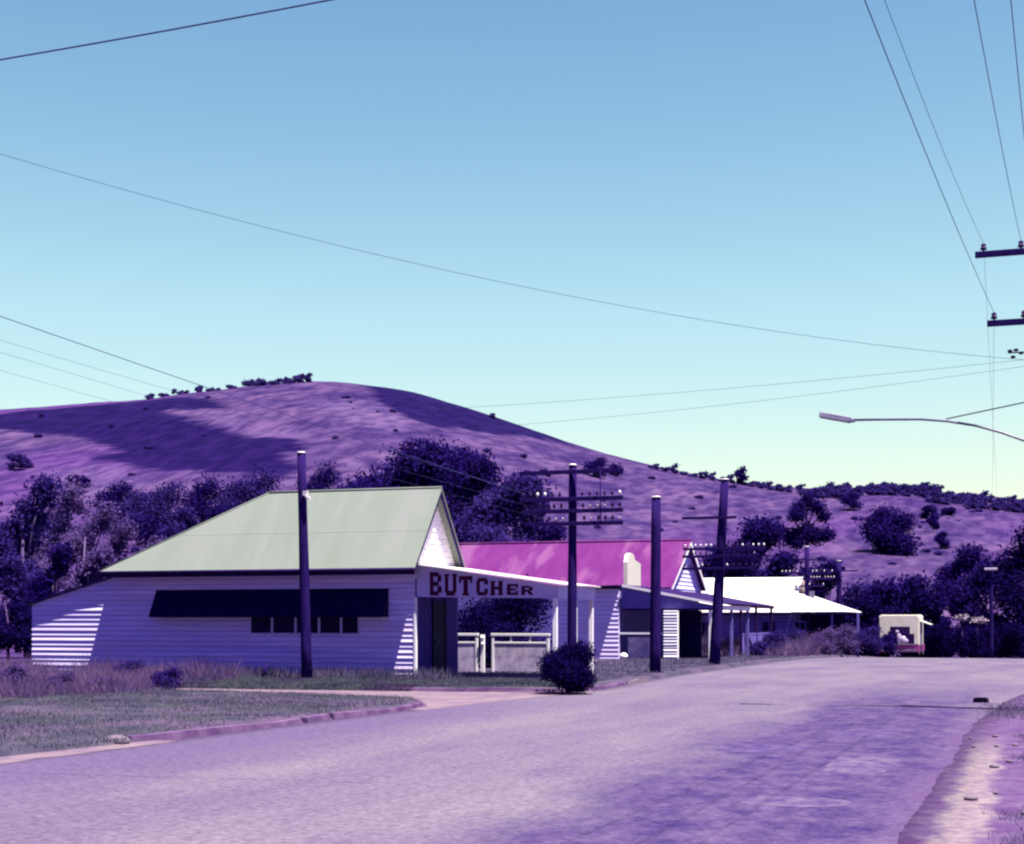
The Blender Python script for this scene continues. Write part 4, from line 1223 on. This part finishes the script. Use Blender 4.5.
# the line of trees at the foot of the burnt slope
for i, (px, yt, yb, wp, lab) in enumerate(((114, 482, 526, 32, "dark tree at the left end of the row below the burnt slope"), (137, 492, 528, 30, "small dim tree second in the row below the burnt slope"),
        (163, 484, 530, 36, "pale-topped dim tree in the middle of the row below the burnt slope"), (203, 479, 528, 34, "rounded dark tree, tallest of the row below the burnt slope"), (236, 482, 524, 34, "dim tree just left of the butcher roof's ridge end"),
        (262, 470, 520, 36, "dark tree partly hidden by the butcher ridge, left of the bare pole"), (322, 466, 520, 34, "dark tree seen over the butcher ridge, right of the bare pole"))):
    tree_hit(px, yt, yb, wp, lab, n=1500, leaf=.36, seed=30 + i, fat=1.7, m=('leaf_dark', 'leaf_mid', 'leaf_mid')[i % 3], group="trees below the burnt slope", low=.12)
for i, (px, yt, yb, wp) in enumerate(((128, 508, 540, 26), (150, 512, 545, 30), (185, 505, 540, 26), (78, 470, 490, 22), (60, 500, 520, 20), (220, 500, 532, 24), (170, 520, 550, 30), (345, 500, 535, 30), (20, 452, 466, 30))):
    tree_hit(px, yt, yb, wp, "low dim shrub on the lower slope behind the butcher shop", n=500, leaf=.4, seed=50 + i, m=('leaf_mid', 'leaf_dark')[i % 2], group="low shrubs behind the butcher shop", form='shrub', name="shrub", cat="shrub")
# behind the pink and white roofs
tree_px(712, 548, 640, 44, 118, "dark tree above the pink house's boarded street gable", n=1500, leaf=.33, seed=70)
tree_px(752, 514, 640, 66, 124, "broad flat-topped dark tree behind the leaning pole and the white roof", n=6000, leaf=.3, seed=71)
tree_px(732, 548, 640, 60, 112, "dense dark tree low behind the white roof's left end", n=1900, leaf=.32, seed=72, m='leaf_black', low=.15)
tree_px(775, 545, 640, 48, 116, "dark tree behind the white roof, right of the leaning pole", n=1600, leaf=.32, seed=73, low=.15)
tree_px(824, 556, 640, 40, 122, "dark tree right behind the pole at the white roof's end", n=1300, leaf=.33, seed=74, low=.15)
tree_px(800, 562, 640, 36, 126, "small dark tree behind the white roof's ridge end", n=1100, leaf=.33, seed=75, low=.15)
# the tree of separate leaf balls on the slope
X, Y, z, d = hit(806, 560)
s_ = d / FOC
e = empty("tree", (X, Y, z), "open tree of separate round leaf clumps on the slope above the white roof", "tree")
cl = []
for px, py, r_ in ((808, 499, 7), (799, 508, 9), (816, 507, 9), (797, 516, 9), (823, 516, 8), (806, 532, 12), (815, 537, 10), (790, 537, 10), (827, 535, 9), (797, 543, 9), (781, 530, 7)):
    cl.append((Vector((X + (px - 806) * s_ * CT, Y + (px - 806) * s_ * ST + random.uniform(-1, 1), z + (560 - py) * s_)), r_ * s_, .85))
tr = MB(); jt = Vector((X, Y, z + 4.5)); tr.tube([(X, Y, z - .3), (X + .1, Y, z + 2.5), jt, (X, Y, z + 7)], [.3, .25, .2, .06], 7)
for c, r_, q in cl: tr.tube([jt, jt.lerp(c, .5) + Vector((0, 0, .4)), c], [.14, .1, .05], 5)
tr.build("trunk", M['bark'], e); crown("crown", [(tuple(c), r_ * 1.12, q) for c, r_, q in cl], 4200, .36, M['leaf_dark'], e, seed=76, shell=.3)
# single trees on the open slope
tree_hit(851, 492, 509, 19, "small round tree alone high on the open slope", n=600, leaf=.42, seed=80, low=.25)
tree_hit(881, 506, 549, 28, "left half of the big rounded tree pair on the open slope", n=3000, leaf=.42, seed=81, low=.0, gap=.3, fat=1.7)
tree_hit(899, 512, 552, 32, "right half of the big rounded tree pair on the open slope", n=3000, leaf=.42, seed=82, low=.0, gap=.3, fat=1.7)
tree_hit(928, 501, 516, 18, "low spreading tree upper right of the big tree pair", n=500, leaf=.42, seed=83, form='shrub')
tree_hit(933, 510, 528, 11, "narrow small tree just below the low spreading one, right of the big pair", n=400, leaf=.42, seed=84)
tree_hit(948, 504, 514, 18, "low flat bush on the slope, farthest right of the open ground", n=400, leaf=.42, seed=85, form='shrub')
tree_hit(942, 528, 546, 13, "small upright bush low on the slope above the van", n=450, leaf=.4, seed=86, low=.1)
tree_hit(597, 457, 476, 24, "round dark tree on the slope right of the four-armed pole's top", n=700, leaf=.45, seed=87, low=.15)
tree_hit(616, 463, 476, 14, "small tree close right of the round one behind the crossarms", n=350, leaf=.42, seed=88, form='shrub')
tree_hit(545, 467, 474, 12, "tiny shrub left of the four-armed pole's top", n=260, leaf=.42, seed=89, form='shrub')
tree_hit(741, 466, 484, 12, "lone upright tree on the skyline above the leaning pole", n=420, leaf=.5, seed=90)
# dark growth where the road dips away
for i, (px, yt, wp, dd_, lab, mm, fm) in enumerate(((852, 584, 46, 124, "dim tree over the right end of the white roof", 'leaf_mid', 'round'), (878, 580, 42, 118, "dark rounded tree left above the van", 'leaf_dark', 'round'), (905, 574, 40, 124, "dark tree straight above the van's roof", 'leaf_dark', 'round'),
        (938, 582, 30, 118, "pointed dark conifer right of the van", 'leaf_dark', 'cone'), (962, 540, 60, 130, "tall leafy tree behind the far lamp pole", 'leaf_dark', 'airy'), (984, 556, 50, 122, "dark tree right of the far lamp pole", 'leaf_dark', 'round'), (1022, 518, 70, 120, "tallest dark tree, cut by the right edge", 'leaf_black', 'round'), (1060, 500, 80, 124, "dark tree just outside the right edge", 'leaf_dark', 'round'),
        (922, 592, 44, 116, "dense dark tree filling the hollow behind the van", 'leaf_black', 'round'), (860, 598, 40, 112, "low dark tree left behind the van", 'leaf_black', 'round'))):
    tree_px(px, yt, 660, wp, dd_, lab, n=2600, leaf=.3, seed=100 + i, fat=1.25, m=mm, form=fm, low=.06 if fm != 'airy' else .12)
for i, (px, yt, wp, dd_, lab) in enumerate(((938, 616, 36, 103, "near-black bush right beside the van"), (962, 622, 44, 105, "near-black bush between the van and the far lamp pole"), (985, 624, 40, 110, "near-black bush at the foot of the far lamp pole"), (1012, 618, 50, 107, "near-black bush at the right edge behind the crest"), (912, 622, 30, 108, "near-black bush hidden behind the van's right side"), (1050, 610, 60, 107, "near-black bush outside the right edge behind the crest"))):
    tree_px(px, yt, 665, wp, dd_, lab, n=2200, leaf=.16, seed=120 + i, m='leaf_black', form='shrub', name="shrub", cat="shrub")
for i, (px, py, r_) in enumerate(((962, 618, 8), (977, 621, 11))):
    c = W(px, py, 101.5)
    zb = gz(c.x, c.y)
    e = empty("blossom_shrub", (c.x, c.y, zb), ("small pale blossoming shrub right of the van, left of two", "larger pale blossoming shrub beside the far lamp pole")[i], "shrub")
    MB().tube([(c.x, c.y, zb - .1), (c.x + .05, c.y, zb + 1), (c.x, c.y, c.z)], [.06, .05, .02], 6).build("stem", M['bark'], e)
    crown("blossom", [(tuple(c + Vector((q * .22, 0, .08 * (q % 2)))), .34, .7) for q in range(-1, 2 + i)], 160, .11, M['blossom'], e, seed=140 + i, shell=.2)
    crown("foliage", [((c.x, c.y + .2, zb + .7), .65, .9), ((c.x, c.y + .2, zb + 1.4), .6, .8)], 500, .14, M['leaf_black'], e, seed=150 + i)

# skyline trees, one by one
sky_l = [(150, 0, 10, 4), (164, 0, 15, 5), (181, 0, 20, 5), (199, 0, 8, 8), (212, 0, 26, 4), (231, 0, 18, 4), (249, 0, 10, 5), (259, 0, 16, 10), (275, 0, 12, 5), (288, 0, 20, 8), (299, 0, 11, 6), (308, 0, 8, 9), (492, 0, 5, 5)]
for i, (px, yb, wp, hp) in enumerate(sky_l):
    X, Y, z, d = hit(px, float(smooth_sil(px)) + 1.5)
    z += rough(X, Y)
    tree(X, Y, z - .3, (hp * random.uniform(.6, 1.2) + 2) / FOC * d, wp * random.uniform(.8, 1.7) / FOC * d, "tiny dark tree on the hill's skyline left of the summit" if px != 492 else "single tiny tree on the bare skyline right of the summit", n=420, leaf=.42, seed=200 + i, m='leaf_far', fat=1.5, form='shrub' if wp > 13 else 'round', group="skyline trees left of the summit" if px != 492 else None, low=.15)
k = 0
for px in list(np.arange(655, 795, 9.5)):
    X, Y, z, d = hit(px, float(smooth_sil(px)) + 2)
    z += rough(X, Y)
    tree(X, Y, z - .3, random.uniform(5, 11) / FOC * d, random.uniform(8, 16) / FOC * d, "small dark tree of the thin skyline row on the falling right shoulder of the hill", n=200, leaf=.45, seed=230 + k, m='leaf_far', group="skyline row on the right shoulder", low=.1, form='shrub' if k % 2 else 'round'); k += 1
# the wood on the right-hand ridge: the nearest trees one by one
for px in np.arange(804, 1064, 6.5):
    for row in range(2):
        yb = float(smooth_sil(px)) + (2 if row == 0 else 8) + random.uniform(-1, 2) + (3 if px > 930 else 0)
        X, Y, z, d = hit(px + random.uniform(-3, 3), yb)
        z += rough(X, Y)
        k += 1
        tree(X, Y, z - .4, random.uniform(7, 13) / FOC * d, random.uniform(9, 17) / FOC * d, "dim tree of the wood along the right-hand ridge", n=260, leaf=.5, seed=300 + k, m='leaf_far', group="wood along the right-hand ridge", low=.1)
# tussocks and small bushes scattered on the slopes
sh0 = None
for i in range(110):
    for _ in range(50):
        px = random.uniform(0, 1024); s0 = float(smooth_sil(px)); yb = s0 + 8 + random.random() ** 1.2 * (590 - s0 - 8)
        if px > 640 or random.random() < .6: break
    X, Y, z, d = hit(px, yb)
    z += rough(X, Y)
    if sh0 is None:
        sh0 = crown("slope_shrub", [((0, 0, .35), .55, .7), ((.5, .2, .3), .4, .7), ((-.45, -.1, .25), .38, .7)], 130, .2, M['leaf_mid'], seed=5)
        sh0.location = (0, 0, 0); o = sh0
    else:
        o = sh0.copy(); col.objects.link(o)
    s_ = random.uniform(.5, 1.5)
    o.location = (X, Y, z - .1); o.scale = (s_, s_, s_ * random.uniform(.7, 1.1)); o.rotation_euler.z = random.uniform(0, 6.28)
    tag(o, "tiny low shrub dotted on the bare hillside", "shrub", "tiny shrubs dotted on the hillside")

# the bush around the pole, its stump, stake and stone
def bush_at(px, yb, wpx, hpx, label, seed, m, n=3200, leaf=.05, z=.11, group=None, name="bush", d=None):
    d = d or (EYE - z) * FOC / (yb - HOR)
    p = W(px, yb, d)
    s_ = d / FOC
    e = empty(name, (p.x, p.y, p.z), label, "bush", group)
    rnd = random.Random(seed)
    cl = []
    for k in range(14):
        a = k * 2.4; rr = wpx / 2 * .58 * math.sqrt(rnd.random())
        cl.append(((p.x + rr * s_ * math.cos(a), p.y + rr * s_ * math.sin(a) * .9, p.z + hpx * s_ * (.22 + .5 * ((k * .618) % 1))), min(wpx, hpx) * s_ * (.27 + .08 * rnd.random()), .9))
    st = MB()
    for c, r_, q in cl: st.tube([(p.x, p.y, p.z - .05), (p.x * .4 + c[0] * .6, p.y * .4 + c[1] * .6, p.z + .25 * hpx * s_), c], [.03, .02, .006], 5)
    st.build("stem", M['bark'], e)
    crown("foliage", cl, n, leaf, M[m], e, seed=seed, shell=.35)
    return e
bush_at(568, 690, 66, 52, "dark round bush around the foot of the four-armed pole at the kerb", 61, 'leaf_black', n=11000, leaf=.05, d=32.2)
st = MB(); p = W(580, 692, 33); st.tube([p, p + Vector((.01, 0, .2)), p + Vector((.03, .02, .32))], [.1, .1, .08], 10)
tag(st.build("stump", M['pole'], None), "short dark stump at the kerb in front of the round bush", "stump")
p = W(263, 676, 38.5); st = MB().tube([p - Vector((.03, 0, .1)), p + Vector((.10, 0, .28))], .05, 7)
tag(st.build("stake", M['pole'], None), "short leaning dark stake in the grass left of the bare pole", "stake")
p = W(127, 746, 18.9)
rk = MB().ball((-11.05, 16.5, .05), .14, 1.4, .8, .6, 9, 6)
tag(rk.build("stone", M['pale_concrete'], None), "pale rounded stone at the near end of the broken kerb", "stone")
for i, (px, yb, wp, hp, lab, mm) in enumerate(((168, 690, 46, 26, "dark low weed bush at the right end of the tall dry grass", 'leaf_mid'), (128, 682, 36, 24, "low weed bush in the tall grass under the lit boards", 'leaf_mid'), (60, 692, 44, 22, "pinkish low weed bush among the tall grass left of the lit boards", 'leaf_pale'), (14, 690, 40, 30, "violet weed bush in the tall grass at the left edge", 'leaf_pale'), (98, 694, 40, 18, "flat pinkish weed bush at the front edge of the tall grass", 'leaf_pale'))):
    bush_at(px, yb, wp, hp, lab, 180 + i, mm, n=1300, leaf=.045, z=.06)
# shrubs along the fence line below the white roof
for i, (px, yb, wp, hp, lab, mm) in enumerate(((772, 655, 30, 26, "violet shrub at the foot of the verandah post of the pink house", 'leaf_mid'), (792, 656, 26, 30, "violet shrub left of the pole at the white roof's end", 'leaf_mid'), (822, 655, 30, 30, "violet shrub right of the pole at the white roof's end", 'leaf_pale'),
        (845, 653, 34, 32, "pale violet shrub under the white roof's right tip", 'leaf_pale'), (868, 651, 32, 28, "violet shrub covering the left side of the van", 'leaf_mid'), (757, 657, 20, 16, "small dim shrub behind the leaning pole", 'leaf_mid'), (886, 652, 20, 20, "low dark shrub in front of the van", 'leaf_dark'))):
    bush_at(px, yb, wp, hp, lab, 160 + i, mm, n=1500, leaf=.1, d=(74, 77, 79, 80, 82, 68, 84)[i])

# grass: thousands of blades, one stuff object per kind
def blades(name, pts, h, wdt, m, label, seed=0, lean=.5, vary=False):
    g_ = np.random.default_rng(seed)
    P = np.array(pts); k = len(P)
    a = g_.random(k) * 2 * math.pi
    u = np.stack([np.cos(a), np.sin(a), np.zeros(k)], 1)
    hh = h * (.5 + g_.random(k))[:, None]
    if vary: hh = hh * np.array([.35 + 1.5 * max(0, .5 + noise.noise((p[0] * .55, p[1] * .55, 6)) + .5 * noise.noise((p[0] * 1.6, p[1] * 1.6, 2))) for p in pts])[:, None]
    tip = np.concatenate([g_.normal(size=(k, 2)) * lean, np.ones((k, 1))], 1) * hh
    V = np.stack([P - u * wdt, P + u * wdt, P + tip], 1).reshape(-1, 3)
    o = quads_mesh(name, V, 3, m)
    return tag(o, label, "grass", kind='stuff')
M['grass'] = leafmat("grass_blades", C(78, 84, 112, 1.1), C(126, 134, 142, 1.1), 1.1, c3=C(112, 92, 144, 1.5), s3=.6)
M['dry'] = leafmat("dry_grass_blades", C(104, 80, 142, 1.0), C(164, 130, 180, 1.0), 1.6, c3=C(92, 76, 142, 1.0), s3=.7)
M['weed'] = leafmat("weed_blades", C(96, 88, 134, 1.0), C(132, 122, 158, 1.0), 1.0)
pts = []
while len(pts) < 75000:
    y = random.uniform(12, 28.2); x = random.uniform(-24, near_r(y) - .02 + (.35 if y < 16.4 else 0))
    if noise.noise((x * .5, y * .5, 11)) + .6 * noise.noise((x * 1.6, y * 1.6, 3)) + random.uniform(-.4, .5) > -.24: pts.append((x, y, .085 + .03 * noise.noise((x * .5, y * .5, 2))))
blades("verge_grass", pts, .05, .008, M['grass'], "short grey-green grass on the verge left of the road", 1, .7)
pts = []
while len(pts) < 40000:
    y = random.uniform(30.5, 36); x = random.uniform(-22, -9.9)
    if x > X0 and y > Y0 + .1: continue
    if x > FV(y) - .12: continue
    pts.append((x, y, .1 + .03 * noise.noise((x * .5, y * .5, 2))))
for _ in range(9000):
    x = random.uniform(-20.4, -13); y = float(np.interp(x, [-20.4, -19.8, -12.5], [30.5, 30.5, 31.0])); q = random.uniform(-.3, .24)
    pts.append((x, y - q, .1 if q < 0 else .1 * (1 - q / .24)))
blades("footpath_grass", pts, .055, .01, M['grass'], "short grass strip between the driveway and the butcher shop", 2, .6)
pts = []
while len(pts) < 22000:
    y = random.uniform(36, 86); x = random.uniform(-15, -9.8)
    pts.append((x, y, float(base_z(y)) + .1))
blades("roadside_grass", pts, .07, .015, M['weed'], "patchy grass along the footpath beyond the butcher shop", 3, .6)
pts = []
while len(pts) < 46000:
    y = random.uniform(24.2, 35.4); x = random.uniform(-31, -17.2 + min(0, 0))
    edge = -17.3 - .25 * abs(y - 28) + 1.2 * noise.noise((x * .3, y * .6, 4))
    if x > edge or noise.noise((x * .6, y * .6, 8)) + random.uniform(-.6, .6) < -.25: continue
    if y > 28.4 and x > -18.6: continue
    pts.append((x, y, .06))
blades("tall_dry_grass", pts, .27, .008, M['dry'], "tall dry pinkish grass in front of the lean-to and left wall", 4, .45, True)
pts = []
for _ in range(60):
    cx_, cy_ = random.uniform(-25, -14), random.uniform(34.6, 35.7)
    for _ in range(60): pts.append((cx_ + random.gauss(0, .25), min(35.78, cy_ + random.gauss(0, .2)), .08))
blades("wall_weeds", pts, .26, .012, M['weed'], "tufts of weeds along the foot of the white side wall", 5, .4)
pts = []
for _ in range(90):
    t = random.random()
    cy_ = 8 + 30 * t ** .8; cx_ = road_r(cy_) + random.choice((random.uniform(.62, 1.6), random.uniform(.7, 2.4)))
    for _ in range(160): pts.append((cx_ + random.gauss(0, .12), cy_ + random.gauss(0, .25), .02))
c0 = W(1003, 712, 26)
for _ in range(1800): pts.append((c0.x + .15 + random.gauss(0, .28), c0.y + random.gauss(0, 1.3), .03))
blades("right_verge_grass", pts, .05, .004, M['weed'], "dark grass tufts on the dirt at the right side of the road", 6, .45)
pts = []
while len(pts) < 16000:
    y = random.uniform(68, 88); x = random.uniform(-17, -10.2)
    if noise.noise((x * .5, y * .3, 3)) < -.1: continue
    pts.append((x, y, float(base_z(y)) + .08))
blades("roadside_weeds", pts, .5, .02, M['dry'], "tall dry weeds between the pink house and the van", 7, .4, True)

# a scrap of black rubber on the edge of the seal
p2 = W(980, 702, 29.0)
wt = MB(); wt.prism([(p2.x - .13, p2.y - .2, .013), (p2.x + .12, p2.y - .24, .013), (p2.x + .17, p2.y + .12, .013), (p2.x - .06, p2.y + .24, .013)], [(p2.x - .12, p2.y - .2, .10), (p2.x + .11, p2.y - .22, .12), (p2.x + .15, p2.y + .1, .09), (p2.x - .05, p2.y + .2, .10)])
tag(wt.build("rubber_scrap", M['rubber'], None, bevel=.015), "flat black scrap of rubber lying on the right edge of the road", "rubber scrap")
# pebbles on the right verge
for i in range(24):
    y = random.uniform(9, 26); x = road_r(y) + random.uniform(-.1, 1.8)
    s_ = random.uniform(.015, .05)
    o = MB().ball((x, y, .03), s_, random.uniform(.8, 1.5), random.uniform(.7, 1.2), .6, 8, 6).build("pebble", M['pale_concrete'], None)
    tag(o, "small pale pebble on the dirt beside the gravel shoulder", "pebble", "pebbles on the right verge")
